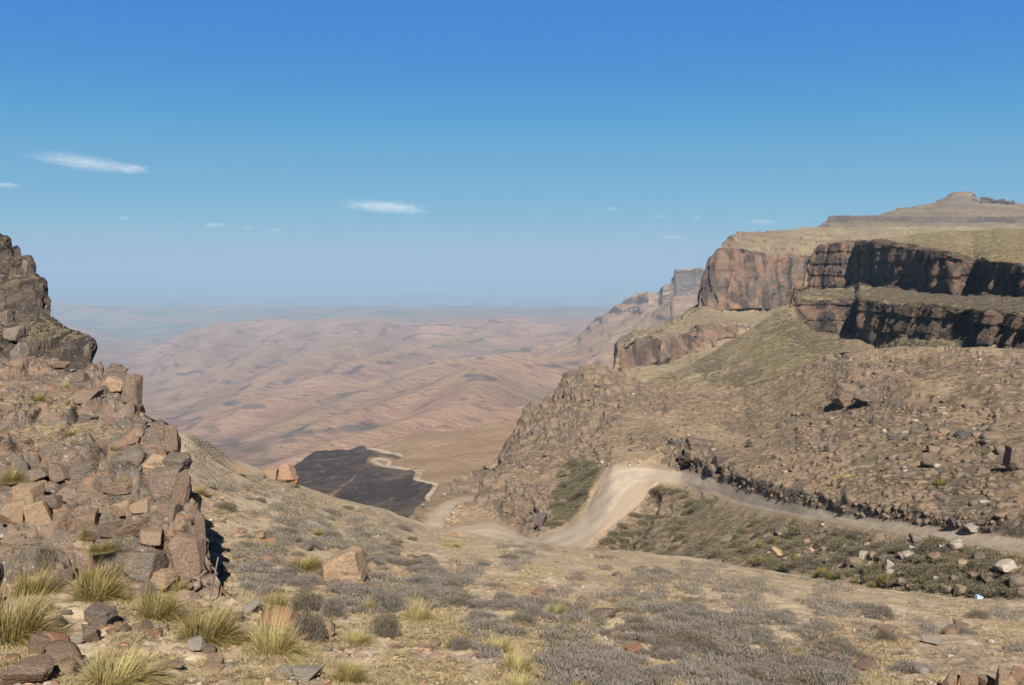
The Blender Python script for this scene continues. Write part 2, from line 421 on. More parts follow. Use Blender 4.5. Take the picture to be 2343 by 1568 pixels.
F.attrs['dirt'] = np.maximum.reduce([
    poly_mask(U, V, [(2080, 1472), (2200, 1455), (2342, 1490), (2600, 1490), (2600, 1570), (2342, 1560), (2200, 1560), (2110, 1525)], 34) * 1.0,
    poly_mask(U, V, [(480, 1360), (560, 1320), (640, 1400), (700, 1400), (760, 1450), (740, 1568), (540, 1568), (560, 1470)], 60) * .45,
    poly_mask(U, V, [(940, 1420), (1060, 1430), (1020, 1568), (880, 1568)], 50) * .4])
F.attrs['rock'] = np.zeros(F.shape); F.attrs['burnt'] = np.zeros(F.shape)
heathpoly = [(800, 1250), (930, 1240), (1000, 1300), (1130, 1330), (1330, 1330), (1500, 1360), (1740, 1410), (1900, 1440), (1960, 1500), (1900, 1568), (1400, 1568), (1240, 1500), (1090, 1440), (900, 1370), (800, 1340)]
F.attrs['scrub'] = np.zeros(F.shape)
F.mesh('ground', m_ground)
def skirt(c0, u0, u1, name, mat, n, drop=.04):
    S = Sheet([(u0, c0), (u1, c0)], 24, 9, back=((1.12, .09), (1.3, .5), (1.5, .5)), sm=3)
    relief(S) if mat is m_ground else None
    S.P[..., 2] -= drop
    S.attrs = {k: np.zeros(S.shape) + (.8 if (k == 'rock' and mat is not m_ground) else 0) for k in ('dirt', 'rock', 'burnt', 'scrub')}
    S.mesh(name, mat)
skirt([(2600, 5.4), (1700, 10.6), (1568, 14), (1490, 18), (1455, 21.5), (1425, 26.5), (1405, 31), (1385, 36)], 2540, 6200, 'ground', m_ground, 0)
skirt([(2600, 4.5), (1700, 8.3), (1568, 10.3), (1450, 12.8), (1350, 15.2), (1250, 18.5), (1100, 24), (1000, 31)], -3600, -160, 'ground', m_ground, 0)
# the ground the camera itself stands on
gx, gy = np.meshgrid(np.linspace(-24, 24, 60), np.linspace(-30, 5.6, 50)); gq = np.stack([gx.ravel(), gy.ravel(), 0 * gx.ravel()], -1)
gz = (-3.72 - .02 * gy - .004 * np.abs(gx) + .1 * fbm(gq * .4, 3, 12).reshape(gx.shape)) - .12 * sstep(3, 5.6, gy)
link('ground', mesh_np('ground', np.stack([gx, gy, gz], -1).reshape(-1, 3), grid_quads(*gx.shape), attrs={k: 0 * gz for k in ('dirt', 'rock', 'burnt', 'scrub')}, mat=m_ground), kind='structure')

# ---------- left outcrop: rock face under the loose blocks
O = Sheet([
 (-180, [(1420, 14.4), (1300, 16), (1150, 17.5), (1000, 19.5), (930, 22), (870, 26), (826, 30)]),
 (0, [(1400, 14.6), (1290, 16.3), (1150, 18), (1010, 20), (930, 23), (875, 26.5), (826, 30)]),
 (110, [(1400, 14.7), (1290, 16.5), (1150, 18), (1020, 20), (940, 23), (880, 26), (828, 30)]),
 (230, [(1420, 14.8), (1330, 16), (1180, 17.5), (1050, 19.3), (960, 22), (890, 25), (833, 29)]),
 (283, [(1430, 14.9), (1345, 16), (1200, 17.3), (1050, 19), (960, 22), (900, 24.5), (852, 27.5)]),
 (314, [(1430, 14.9), (1350, 16), (1200, 17.2), (1050, 18.8), (970, 21), (935, 22.5), (902, 25)]),
 (322, [(1430, 14.9), (1350, 16), (1200, 17.2), (1055, 18.8), (975, 21), (940, 22.3), (930, 23)]),
 (350, [(1430, 15), (1355, 16.1), (1200, 17), (1060, 18.5), (985, 20.5), (955, 22), (943, 22.5)]),
 (400, [(1430, 15), (1365, 16.2), (1220, 17), (1080, 18.2), (1010, 19.5), (992, 20.5), (982, 21)]),
 (420, [(1430, 15), (1368, 16.2), (1230, 17), (1100, 18), (1060, 18.6), (1048, 19), (1040, 19.3)]),
 (440, [(1430, 15), (1372, 16.3), (1250, 17), (1150, 17.5), (1110, 18), (1100, 18.3), (1092, 18.5)]),
 (452, [(1430, 15), (1375, 16.3), (1270, 17), (1200, 17.3), (1180, 17.5), (1172, 17.7), (1165, 17.9)]),
 (466, [(1430, 15), (1385, 16.4), (1290, 16.8), (1230, 17.1), (1205, 17.3), (1197, 17.4), (1190, 17.5)]),
 (474, [(1430, 15), (1390, 16.3), (1370, 16.4), (1350, 16.5), (1330, 16.6), (1320, 16.6), (1310, 16.7)]),
 (482, [(1440, 15), (1420, 15.6), (1415, 15.8), (1410, 16), (1405, 16.1), (1400, 16.2), (1398, 16.3)]),
], 1.5, 1.5, back=((1.06, .03), (1.16, .35)), sm=5)
p = O.flat(); N = O.normals().reshape(-1, 3)
d1, e1 = rockjoint(p, 1.05, 3, 1.45, crack=.7, tilt=.42, warp=.15); d2, e2 = rockjoint(p + 5, .36, 9, 1.4, crack=.5, tilt=.5, warp=.15)
blocky = sstep(-.25, .15, fbm(p * .35, 3, 77))
amt = .42 * d1 * (.5 + .5 * blocky) + .14 * d2 * (.3 + .7 * blocky) + .06 * fbm(p * 3.5, 4, 31)
p2 = p + N * amt[:, None]
st = (p2[:, 2] + .25 * fbm(p * .5, 3, 90)) / .55; fr = st - np.floor(st)
p2[:, 2] += .16 * (sstep(.3, .7, fr) - fr)
O.P = p2.reshape(O.P.shape)
U, V = O.Uf, O.Vf
soil = np.maximum.reduce([poly_mask(U, V, [(-200, 870), (70, 880), (180, 905), (260, 955), (300, 985), (200, 1020), (-200, 1035)], 40), poly_mask(U, V, [(150, 1180), (240, 1150), (240, 1290), (120, 1290)], 50), poly_mask(U, V, [(-200, 1270), (150, 1270), (330, 1340), (500, 1380), (500, 1450), (-200, 1450)], 40)])
O.attrs = {'rock': np.clip(1.0 - .95 * soil, 0, 1), 'scrub': 0 * U, 'dirt': .3 * soil, 'burnt': 0 * U}
outcrop = link('rock_outcrop', None, label='large blocky lichen-stained rock outcrop filling the left foreground beside the leaning post', cat='rock outcrop')
O.mesh('rock_face', m_outcrop, kind=None, parent=outcrop)

# ---------- rocky tower at the left edge
W = Sheet([
 (-180, [(900, 70), (835, 78), (790, 80), (740, 88), (700, 92), (652, 94), (632, 98), (515, 101)]),
 (0, [(900, 70), (835, 78), (790, 80), (740, 88), (700, 92), (652, 94), (632, 98), (534, 101)]),
 (17, [(900, 70), (835, 78), (790, 80), (740, 88), (700, 92), (650, 94), (632, 98), (536, 101)]),
 (29, [(900, 70), (835, 78), (788, 80), (740, 88), (700, 92), (650, 94), (632, 98), (543, 101)]),
 (32, [(900, 70), (835, 78), (788, 80), (740, 88), (700, 92), (650, 94), (632, 98), (553, 101)]),
 (45, [(900, 70), (835, 78), (788, 80), (740, 88), (700, 92), (650, 94), (632, 98), (565, 101)]),
 (48, [(900, 70), (835, 78), (788, 80), (740, 88), (700, 92), (650, 94), (632, 98), (591, 100)]),
 (69, [(900, 70), (835, 78), (788, 80), (740, 88), (700, 92), (650, 94), (634, 97), (590, 100)]),
 (76, [(900, 70), (835, 78), (788, 80), (738, 88), (700, 92), (650, 94), (634, 97), (605, 99.5)]),
 (79, [(900, 70), (835, 78), (788, 80), (738, 88), (700, 92), (650, 94), (634, 97), (632, 98)]),
 (100, [(900, 70), (835, 78), (788, 80), (738, 88), (700, 92), (652, 94), (649, 95), (647, 96)]),
 (104, [(900, 70), (835, 78), (788, 80), (738, 88), (710, 92), (682, 92.8), (680, 93), (678, 93.5)]),
 (108, [(900, 70), (835, 78), (788, 80), (738, 88), (722, 91), (720, 91.3), (719, 91.6), (718, 92)]),
 (122, [(900, 70), (835, 78), (788, 80), (738, 88), (734, 88.5), (732, 89), (731, 89.4), (730, 90)]),
 (153, [(900, 70), (835, 78), (786, 80), (750, 85), (748, 86), (746, 86.6), (745, 87), (744, 87.5)]),
 (182, [(900, 70), (835, 78), (786, 80), (762, 83), (758, 84), (756, 84.6), (755, 85), (754, 86)]),
 (194, [(900, 70), (835, 78), (795, 79.5), (775, 81), (770, 81.6), (768, 82), (766, 82.3), (765, 83)]),
 (206, [(900, 70), (835, 78), (800, 79), (794, 79.6), (790, 80), (788, 80.3), (786, 80.6), (785, 81)]),
 (212, [(900, 70), (870, 76), (860, 77), (850, 77.4), (845, 77.8), (842, 78), (840, 78.3), (838, 78.6)]),
], 1.2, 1.2, back=((1.04, .03), (1.15, .4)), jag=5, jseed=4)
p = W.flat(); N = W.normals().reshape(-1, 3)
d1, _ = rockjoint(p, 2.6, 13, .8, crack=.25, warp=.4); d2, _ = rockjoint(p + 5, 1.0, 19, 1., crack=.3, warp=.4)
W.P = (p + N * (.75 * d1 + .35 * d2 + .22 * fbm(p * .9, 4, 41))[:, None]).reshape(W.P.shape)
U, V = W.Uf, W.Vf
W.attrs = {'rock': np.clip(.85 - .75 * poly_mask(U, V, [(-200, 700), (100, 715), (190, 765), (190, 790), (100, 790), (-200, 750)], 16) - .6 * poly_mask(U, V, [(-200, 630), (80, 630), (95, 650), (-200, 655)], 8), 0, 1), 'scrub': .15 + 0 * U, 'dirt': 0 * U, 'burnt': 0 * U}
m_tower = terrain_mat('tower_rock', .5, (.22, .17, .10), (.16, .125, .085), (.085, .075, .055), ((.12, .09, .07), (.07, .058, .05), (.15, .095, .065)), streak=.7, bumpd=.16, slope=(.75, .5), lichen=(.25, .23, .20), spotk=3., spotamt=(.5, .6))
tower = W.mesh('rock_tower', m_tower, kind=None, label='dark stepped rock tower rising against the sky at the far left edge', cat='rock tower')

def rock_skirt(c0, u0, u1, mat, parent, sizes, amps, backs, du, dv):
    S = Sheet([(u1, c0), (u0, c0)], du, dv, back=backs, sm=2)
    p_ = S.flat(); n_ = S.normals().reshape(-1, 3)
    a1, _ = rockjoint(p_, sizes[0], 3, 1.35, crack=.6, tilt=.5); a2, _ = rockjoint(p_ + 5, sizes[1], 9, 1.4, crack=.4)
    S.P = (p_ + n_ * (amps[0] * a1 + amps[1] * a2 + amps[1] * fbm(p_ / sizes[0], 4, 7))[:, None]).reshape(S.P.shape)
    S.attrs = {k: np.zeros(S.shape) + (.8 if k == 'rock' else 0) for k in ('dirt', 'rock', 'burnt', 'scrub')}
    S.mesh('rock_face', mat, kind=None, parent=parent)
rock_skirt([(1420, 14.2), (1300, 15.9), (1150, 17.4), (1000, 19.4), (930, 21.9), (870, 25.9), (828, 29.9)], -170, -1700, m_outcrop, outcrop, (1.05, .4), (.42, .14), ((1.06, .03), (1.16, .35)), 6, 6)
rock_skirt([(900, 70), (835, 78), (790, 80), (740, 88), (700, 92), (652, 94), (632, 98), (516, 101)], -170, -1400, m_tower, tower, (2.6, 1.0), (.75, .35), ((1.04, .03), (1.15, .4)), 5, 5)

# ---------- middle hillside with the dirt road
UPE = [(961, 1250), (1000, 1214), (1028, 1211), (1058, 1204), (1108, 1199), (1142, 1201), (1178, 1219), (1212, 1236), (1258, 1226), (1306, 1202), (1350, 1163), (1369, 1125), (1379, 1090), (1392, 1068), (1442, 1064), (1500, 1074), (1587, 1083), (1635, 1100), (1693, 1125), (1765, 1146), (1838, 1163), (1935, 1183), (2031, 1195), (2128, 1207), (2200, 1221), (2342, 1238), (2560, 1266)]
LOE = [(2560, 1296), (2342, 1263), (2176, 1237), (2055, 1215), (1935, 1196), (1838, 1180), (1765, 1166), (1693, 1151), (1596, 1115), (1548, 1103), (1509, 1100), (1484, 1115), (1471, 1144), (1442, 1173), (1403, 1202), (1364, 1228), (1345, 1250), (1330, 1320), (961, 1320)]
UPE = [(a, b - (4 if a > 1600 else 0)) for a, b in UPE]; LOE = [(a, b + (4 if a > 1500 else 0)) for a, b in LOE]
ROADP = UPE + LOE
def mc(u, a, *r): return (u, list(a) + list(r))
M = Sheet([
 (1012, [(1300, 150), (1252, 189), (1236, 196), (1213, 203), (1212, 203.6), (1211, 204.4), (1210.5, 205.2), (1210, 206)]),
 (1024, [(1300, 150), (1252, 189), (1238, 195), (1210, 203), (1205, 205), (1201, 207), (1198, 208), (1195, 209)]),
 (1045, [(1300, 150), (1255, 188), (1240, 193), (1206, 203), (1193, 208), (1183, 211), (1170, 214), (1159, 217)]),
 (1085, [(1300, 150), (1258, 187), (1245, 190), (1201, 205), (1188, 209), (1175, 214), (1160, 220), (1148, 226)]),
 (1093, [(1300, 150), (1258, 187), (1246, 190), (1200, 205), (1188, 209), (1170, 215), (1140, 223), (1110, 232)]),
 (1110, [(1300, 150), (1260, 186), (1248, 188), (1200, 205), (1184, 210), (1162, 215), (1120, 227), (1082, 242)]),
 (1140, [(1300, 150), (1262, 183), (1250, 186), (1202, 204), (1180, 209), (1150, 215), (1100, 230), (1058, 255)]),
 (1180, [(1300, 150), (1262, 176), (1252, 182), (1221, 196), (1200, 200), (1150, 209), (1070, 236), (1004, 285)]),
 (1210, [(1300, 150), (1262, 172), (1252, 175), (1237, 183), (1213, 190), (1160, 204), (1065, 236), (960, 300)]),
 (1235, [(1300, 150), (1262, 168), (1255, 169), (1235, 180), (1208, 186), (1150, 203), (1050, 243), (928, 310)]),
 (1265, [(1300, 150), (1264, 165), (1258, 167), (1223, 181), (1195, 187), (1130, 206), (1020, 250), (900, 320)]),
 (1300, [(1300, 150), (1264, 165), (1256, 167), (1206, 185), (1185, 190), (1110, 210), (990, 260), (851, 330)]),
 (1340, [(1300, 150), (1262, 165), (1249, 168), (1172, 189), (1150, 193), (1085, 211), (965, 265), (834, 336)]),
 (1372, [(1300, 150), (1262, 166), (1224, 172), (1112, 197), (1090, 200), (1055, 212), (950, 268), (838, 336)]),
 (1400, [(1300, 150), (1262, 165), (1203, 175), (1067, 199), (1055, 203), (1020, 220), (935, 275), (844, 336)]),
 (1440, [(1300, 150), (1262, 164), (1174, 181), (1064, 199), (1052, 203), (1010, 222), (930, 280), (858, 340)]),
 (1475, [(1300, 150), (1264, 163), (1135, 188), (1070, 198), (1052, 202), (1005, 220), (940, 275), (877, 350)]),
 (1500, [(1300, 150), (1264, 162), (1101, 191), (1074, 197), (1048, 201), (1003, 217), (940, 270), (884, 350)]),
 (1560, [(1300, 148), (1270, 158), (1104, 186), (1080, 190), (1040, 194), (1000, 208), (940, 262), (885, 335)]),
 (1640, [(1305, 140), (1282, 150), (1129, 165), (1101, 169), (1062, 172), (1010, 195), (950, 245), (886, 320)]),
 (1700, [(1330, 120), (1292, 130), (1153, 146), (1127, 149), (1092, 152), (1030, 180), (960, 230), (884, 305)]),
 (1780, [(1345, 104), (1305, 114), (1168, 129), (1149, 131), (1110, 134), (1040, 163), (955, 213), (860, 285)]),
 (1840, [(1350, 95), (1318, 103), (1180, 116), (1163, 118), (1120, 121), (1050, 150), (950, 200), (835, 270)]),
 (1900, [(1355, 88), (1328, 95), (1190, 107), (1176, 109), (1135, 112), (1050, 140), (945, 190), (812, 262)]),
 (1940, [(1360, 84), (1334, 90), (1196, 101), (1184, 103), (1140, 105), (1050, 135), (940, 185), (804, 250)]),
 (2060, [(1372, 75), (1348, 81), (1215, 90), (1200, 92), (1155, 94), (1060, 120), (940, 165), (793, 235)]),
 (2200, [(1395, 67), (1366, 73), (1240, 80), (1221, 82), (1180, 84), (1080, 105), (950, 145), (794, 215)]),
 (2342, [(1410, 61), (1380, 67), (1263, 72), (1237, 75), (1195, 77), (1100, 95), (960, 130), (795, 200)]),
 (2560, [(1430, 54), (1404, 58), (1296, 62), (1266, 64.5), (1225, 66), (1115, 82), (975, 115), (797, 180)]),
], 1.8, 1.7, back=((1.03, .04), (1.12, .45)), sm=4, jag=5, jseed=40)
def gully(M):
    cols_ = [(1330, 1262, 165.0), (1340, 1249, 168), (1364, 1228, 171.5), (1403, 1202, 176), (1442, 1173, 182), (1471, 1144, 187), (1484, 1118, 190), (1509, 1101, 191), (1560, 1104, 186), (1596, 1115, 178), (1640, 1129, 165), (1700, 1153, 146), (1780, 1168, 129), (1840, 1180, 116), (1900, 1190, 107), (1940, 1196, 101), (2060, 1215, 90), (2200, 1240, 80), (2342, 1263, 72), (2560, 1296, 62)]
    us_ = np.array([c[0] for c in cols_], float); edge = np.interp(M.U, us_, [c[1] for c in cols_], left=9999)
    R3 = np.array([pt(*c) for c in cols_])
    sel = (M.V > edge + 1) & (M.U > 1345)
    u_, v_ = M.U[sel], M.V[sel]; rx, rz = ray(u_, v_)
    best = np.full(len(u_), 0.0); done = np.zeros(len(u_), bool)
    for Y in np.exp(np.linspace(math.log(46), math.log(200), 230)):
        x = rx * Y; z = rz * Y; d2 = np.full(len(u_), 1e18); zs = np.zeros(len(u_))
        for a, b in zip(R3[:-1], R3[1:]):
            ex, ey = b[0] - a[0], b[1] - a[1]; L = ex * ex + ey * ey
            t = np.clip(((x - a[0]) * ex + (Y - a[1]) * ey) / L, 0, 1)
            d = (x - a[0] - t * ex) ** 2 + (Y - a[1] - t * ey) ** 2
            m = d < d2; d2 = np.where(m, d, d2); zs = np.where(m, a[2] + t * (b[2] - a[2]), zs)
        d = np.sqrt(d2); srf = zs - .5 * d + .004 * np.minimum(d, 40) ** 2
        hit = (z <= srf) & ~done; best[hit] = Y; done |= hit
        if done.all(): break
    Yf = M.P[:M.nvis][sel][:, 1]; Yn = np.where(done, best, Yf)
    A = M.P[:M.nvis]; A[sel] = np.stack([rx * Yn, Yn, rz * Yn], -1)
gully(M)
rm_ = poly_mask(M.U, M.V, ROADP, 14)[1:-1, 1:-1, None]
for _ in range(40):
    A = M.P[:M.nvis]; c_ = A[1:-1, 1:-1]
    A[1:-1, 1:-1] = c_ + rm_ * ((A[:-2, 1:-1] + A[2:, 1:-1] + A[1:-1, :-2] + A[1:-1, 2:]) / 4 - c_)
for _ in range(3):
    A = M.P[:M.nvis]; w_ = ((M.V > 1105) & (M.U > 1345))[1:-1]
    A[1:-1] = np.where(w_[..., None], (A[:-2] + 2 * A[1:-1] + A[2:]) / 4, A[1:-1])
U, V = M.Uf, M.Vf
road = poly_mask(U, V, ROADP, 5.0)
nearroad = poly_mask(U, V, ROADP, 70)
k_rough = 1 - sstep(.22, .62, poly_mask(U, V, ROADP, 34))
rk = np.zeros(U.shape)
for poly, soft, a in [
 ([(1090, 1100), (1130, 1075), (1180, 1085), (1215, 1110), (1260, 1140), (1258, 1195), (1225, 1212), (1180, 1195), (1130, 1165), (1100, 1160), (1085, 1140)], 14, 1.0),
 ([(1100, 1085), (1170, 1010), (1265, 900), (1300, 845), (1380, 830), (1420, 870), (1440, 930), (1400, 975), (1300, 1000), (1240, 1030), (1180, 1070)], 26, 1.0),
 ([(1440, 880), (1560, 895), (1560, 935), (1500, 950), (1440, 940)], 14, .8),
 ([(1510, 1020), (1570, 1000), (1620, 1030), (1680, 1080), (1730, 1110), (1690, 1125), (1630, 1098), (1540, 1075)], 12, 1.),
 ([(1690, 1105), (1760, 1110), (1900, 1145), (1960, 1155), (2080, 1160), (2140, 1190), (2200, 1190), (2342, 1210), (2342, 1240), (2128, 1203), (2031, 1188), (1838, 1157), (1693, 1120)], 12, .6),
 ([(1900, 880), (2060, 880), (2070, 925), (1980, 940), (1900, 920)], 16, .9),
 ([(2110, 1080), (2200, 1060), (2320, 1090), (2342, 1160), (2200, 1150), (2120, 1130)], 24, .6),
 ([(1640, 960), (1720, 950), (1740, 985), (1660, 990)], 12, .7),
 ([(1730, 985), (1830, 990), (1820, 1025), (1720, 1015)], 10, .7),
 ([(1760, 810), (2342, 800), (2342, 860), (1900, 870), (1760, 850)], 30, .5),
 ([(2160, 1170), (2342, 1180), (2500, 1230), (2342, 1240), (2200, 1215)], 12, .8),
 ]:
    rk = np.maximum(rk, a * poly_mask(U, V, poly, soft))
scr = np.zeros(U.shape)
for poly, soft, a in [
 ([(1475, 1120), (1510, 1100), (1600, 1120), (1700, 1155), (1840, 1185), (2060, 1222), (2342, 1270), (2560, 1300), (2560, 1450), (1800, 1400), (1345, 1330), (1350, 1255), (1420, 1200)], 20, .62),
 ([(1290, 1060), (1350, 1050), (1385, 1070), (1365, 1120), (1345, 1160), (1290, 1200), (1250, 1215), (1262, 1150), (1270, 1100)], 16, .95),
 ([(1600, 960), (2342, 900), (2342, 1180), (2000, 1140), (1720, 1080)], 80, .42),
 ([(1990, 1040), (2170, 1020), (2200, 1110), (2000, 1120)], 40, .65),
 ([(1180, 1060), (1500, 960), (1500, 1050), (1380, 1060), (1300, 1060)], 50, .25)]:
    scr = np.maximum(scr, a * poly_mask(U, V, poly, soft))
dirt = np.maximum.reduce([poly_mask(U, V, ROADP, 34) * 1.1,
    poly_mask(U, V, [(1020, 1215), (1040, 1160), (1090, 1150), (1130, 1175), (1200, 1210), (1200, 1230)], 20) * .35,
    poly_mask(U, V, [(2090, 1165), (2160, 1150), (2342, 1170), (2342, 1215), (2240, 1215), (2150, 1185)], 18) * .8,
    poly_mask(U, V, [(1380, 1010), (1480, 1015), (1520, 1060), (1400, 1066)], 25) * .5,
    poly_mask(U, V, [(1480, 885), (1660, 885), (1640, 905), (1480, 905)], 14) * .5])
rk *= k_rough
rk_amp = rk * (1 - .55 * sstep(1650, 1750, U)) * (1 + .4 * (1 - sstep(1400, 1500, U)))
p = M.flat(); N = M.normals().reshape(-1, 3)
rkf = rk_amp.ravel(); kr = k_rough.ravel()
d1, _ = rockjoint(p, 4.5, 23, 1.5, crack=.22, warp=.4); d2, _ = rockjoint(p + 5, 1.7, 29, 1.4, crack=.3, warp=.4)
near = np.clip(p[:, 1] / 150, .5, 1.4)
base = .55 * fbm(p * .055, 4, 51) * 1.6 + .42 * fbm(p * .35, 4, 57) + .22 * np.maximum(0, fbm(p * .9, 3, 61))
p2 = p + N * (kr * (base * (.45 + .55 * kr) + rkf * (1.3 * d1 + .6 * d2) * near))[:, None]
st = (p2[:, 2] + 1.6 * fbm(p * .04, 4, 90)) / 1.5; fr = st - np.floor(st)
p2[:, 2] += kr * .65 * (sstep(.35, .65, fr) - fr) * sstep(-.1, .3, fbm(p * .045, 3, 94) + rkf * .6)
M.P = p2.reshape(M.P.shape)
M.attrs = {'rock': rk, 'scrub': scr * (1 - .8 * (dirt > .5)), 'dirt': dirt * (1 - .55 * rk), 'burnt': 0 * U,
           'edge': poly_mask(U, V, ROADP, 9) * 2 - 1}
LANE = [(1000, 1240, 14), (1120, 1224, 15), (1180, 1244, 16), (1230, 1246, 18), (1290, 1226, 23), (1335, 1200, 27), (1366, 1165, 28), (1388, 1130, 29), (1412, 1103, 27), (1450, 1087, 17), (1500, 1085, 13), (1560, 1092, 12), (1620, 1109, 12), (1693, 1137, 13), (1765, 1156, 11), (1838, 1171, 11), (1935, 1190, 11), (2055, 1209, 12), (2200, 1231, 12), (2342, 1250, 13), (2560, 1280, 15)]
def lane_norm(u, v, line):
    best = np.full(u.shape, 9.0)
    for (x1, y1, w1), (x2, y2, w2) in zip(line[:-1], line[1:]):
        L = (x2 - x1) ** 2 + (y2 - y1) ** 2
        t = np.clip(((u - x1) * (x2 - x1) + (v - y1) * (y2 - y1)) / L, 0, 1)
        best = np.minimum(best, np.hypot(u - x1 - t * (x2 - x1), v - y1 - t * (y2 - y1)) / (w1 + t * (w2 - w1)))
    return best
ln_ = lane_norm(U, V, LANE)
M.attrs['edge'] = 1 - sstep(.75, 1.25, ln_)
M.attrs['rut'] = np.exp(-((ln_ - .45) / .14) ** 2) * (1 - sstep(1440, 1540, U))
M.mesh('hillside', m_hill, road=road, roadmat=m_road)

# ---------- lower road loop beyond the hairpin
ROADL = [(961, 1215), (967, 1200), (990, 1172), (1012, 1152), (1041, 1141), (1070, 1136), (1092, 1134), (1140, 1134), (1140, 1147), (1088, 1146), (1051, 1155), (1038, 1173), (1019, 1190), (1019, 1230), (961, 1230)]
Lo = Sheet([
 (918, [(1300, 180), (1235, 205), (1215, 213), (1207, 217), (1203, 220)]),
 (933, [(1300, 180), (1230, 206), (1205, 215), (1195, 220), (1187, 226)]),
 (949, [(1300, 180), (1225, 208), (1195, 221), (1182, 228), (1170, 236)]),
 (970, [(1300, 180), (1222, 212), (1185, 232), (1170, 240), (1153, 248)]),
 (1011, [(1300, 180), (1222, 213), (1175, 240), (1155, 252), (1139, 268)]),
 (1021, [(1300, 180), (1225, 213), (1172, 243), (1148, 258), (1130, 280)]),
 (1060, [(1300, 180), (1225, 213), (1165, 248), (1145, 265), (1127, 295)]),
 (1150, [(1300, 180), (1225, 213), (1160, 255), (1144, 270), (1126, 300)]),
], 1.6, 1.5, back=((1.04, .06), (1.15, .6)), sm=4, jag=3, jseed=71)
U, V = Lo.Uf, Lo.Vf
rl = poly_mask(U, V, ROADL, 4); kr = 1 - sstep(.4, .8, poly_mask(U, V, ROADL, 16))
p = Lo.flat(); Lo.P[..., 2] += kr * (.5 * fbm(p * .15, 3, 5) + .35 * fbm(p * .6, 4, 8)).reshape(Lo.shape)
Lo.attrs = {'rock': .2 * kr, 'scrub': .3 * kr, 'dirt': poly_mask(U, V, ROADL, 30), 'burnt': 0 * U, 'edge': sstep(0, 1, np.clip((poly_mask(U, V, ROADL, 20) - .5) * 2, 0, 1))}
Lo.mesh('embankment', m_hill, road=rl, roadmat=m_road)

# ---------- dark rock ledge behind the knob
Nb = Sheet([
 (1022, [(1180, 300), (1140, 330), (1122, 345), (1116, 352)]),
 (1045, [(1180, 300), (1140, 330), (1115, 345), (1101, 362)]),
 (1070, [(1180, 300), (1140, 330), (1105, 350), (1088, 370)]),
 (1110, [(1180, 300), (1130, 335), (1095, 355), (1075, 378)]),
 (1140, [(1180, 300), (1120, 340), (1075, 365), (1045, 390)]),
 (1165, [(1180, 300), (1100, 345), (1040, 375), (998, 405)]),
 (1185, [(1180, 300), (1080, 350), (1010, 385), (965, 415)]),
 (1205, [(1180, 300), (1060, 355), (990, 390), (936, 425)]),
 (1228, [(1180, 300), (1050, 358), (970, 395), (922, 430)]),
 (1260, [(1180, 300), (1040, 360), (950, 398), (905, 435)]),
 (1330, [(1180, 300), (1040, 360), (950, 400), (900, 440)]),
], 1.8, 1.8, back=((1.05, .06), (1.15, .6)), sm=3, jag=9, jseed=75)
p = Nb.flat(); N = Nb.normals().reshape(-1, 3)
d1, _ = rockjoint(p, 9, 33, 1.2, crack=.25, warp=.4)
Nb.P = (p + N * (3.0 * d1 + 2.0 * fbm(p * .1, 5, 8))[:, None]).reshape(Nb.P.shape)
U = Nb.Uf; Nb.attrs = {'rock': .65 + 0 * U, 'scrub': .25 + 0 * U, 'dirt': 0 * U, 'burnt': 0 * U}
Nb.mesh('ledge', m_hill)

# ---------- burnt slope and tan slope with the far switchbacks
T = Sheet([
 (630, [(1300, 300), (1150, 470), (1115, 600), (1100, 650), (1093, 690)]),
 (655, [(1300, 300), (1150, 470), (1115, 600), (1098, 670), (1086, 730)]),
 (680, [(1300, 300), (1160, 460), (1118, 580), (1092, 680), (1071, 790)]),
 (700, [(1300, 300), (1165, 455), (1120, 580), (1085, 720), (1057, 850)]),
 (725, [(1300, 300), (1170, 450), (1120, 580), (1080, 740), (1045, 920)]),
 (766, [(1300, 300), (1180, 435), (1125, 575), (1078, 750), (1040, 960)]),
 (836, [(1300, 300), (1190, 420), (1130, 560), (1076, 760), (1030, 1010)]),
 (892, [(1300, 300), (1198, 412), (1140, 540), (1078, 740), (1031, 1000)]),
 (905, [(1300, 300), (1200, 410), (1140, 540), (1078, 735), (1022, 1020)]),
 (952, [(1300, 300), (1205, 408), (1140, 530), (1082, 710), (1005, 1060)]),
 (974, [(1300, 300), (1205, 408), (1140, 528), (1084, 700), (994, 1080)]),
 (1010, [(1300, 300), (1205, 408), (1140, 525), (1082, 695), (995, 1080)]),
 (1092, [(1300, 300), (1205, 408), (1140, 520), (1078, 680), (982, 1100)]),
 (1128, [(1300, 300), (1205, 408), (1140, 520), (1074, 680), (973, 1110)]),
 (1219, [(1300, 300), (1205, 408), (1130, 540), (1060, 700), (962, 1120)]),
 (1320, [(1300, 300), (1205, 408), (1120, 560), (1050, 720), (950, 1130)]),
], 1.25, 1.1, back=((1.12, .06), (1.3, .35), (1.5, .3)), sm=14, smc=6, jag=2, jseed=33)
U, V = T.Uf, T.Vf
roads = [[(838, 1032, 1.6), (867, 1036, 2.6), (895, 1041, 2.4), (921, 1046.5, 1.5)],
 [(972, 1080, 1.3), (950, 1078.5, 1.6), (905, 1074, 2), (878, 1069.5, 2.3), (860, 1064, 2.6), (850, 1058, 2.8), (856, 1053.8, 2.4), (868, 1052.6, 2.2), (885, 1055, 2.6), (893, 1060, 4.5), (888, 1068, 5)],
 [(950, 1085.5, 1.6), (962, 1088, 3.4), (963, 1094, 1.8)],
 [(962, 1099, 1.5), (947, 1102, 2.2), (965, 1107, 2.4), (983, 1112.5, 3), (1000, 1117, 4), (995, 1127, 4.5), (990, 1134, 4.5), (977, 1143, 4.8), (981, 1149, 3)]]
roads = [[(a, b, c * .95) for a, b, c in r] for r in roads]
rt = np.maximum.reduce([line_mask(U, V, r, 1.6) for r in roads])
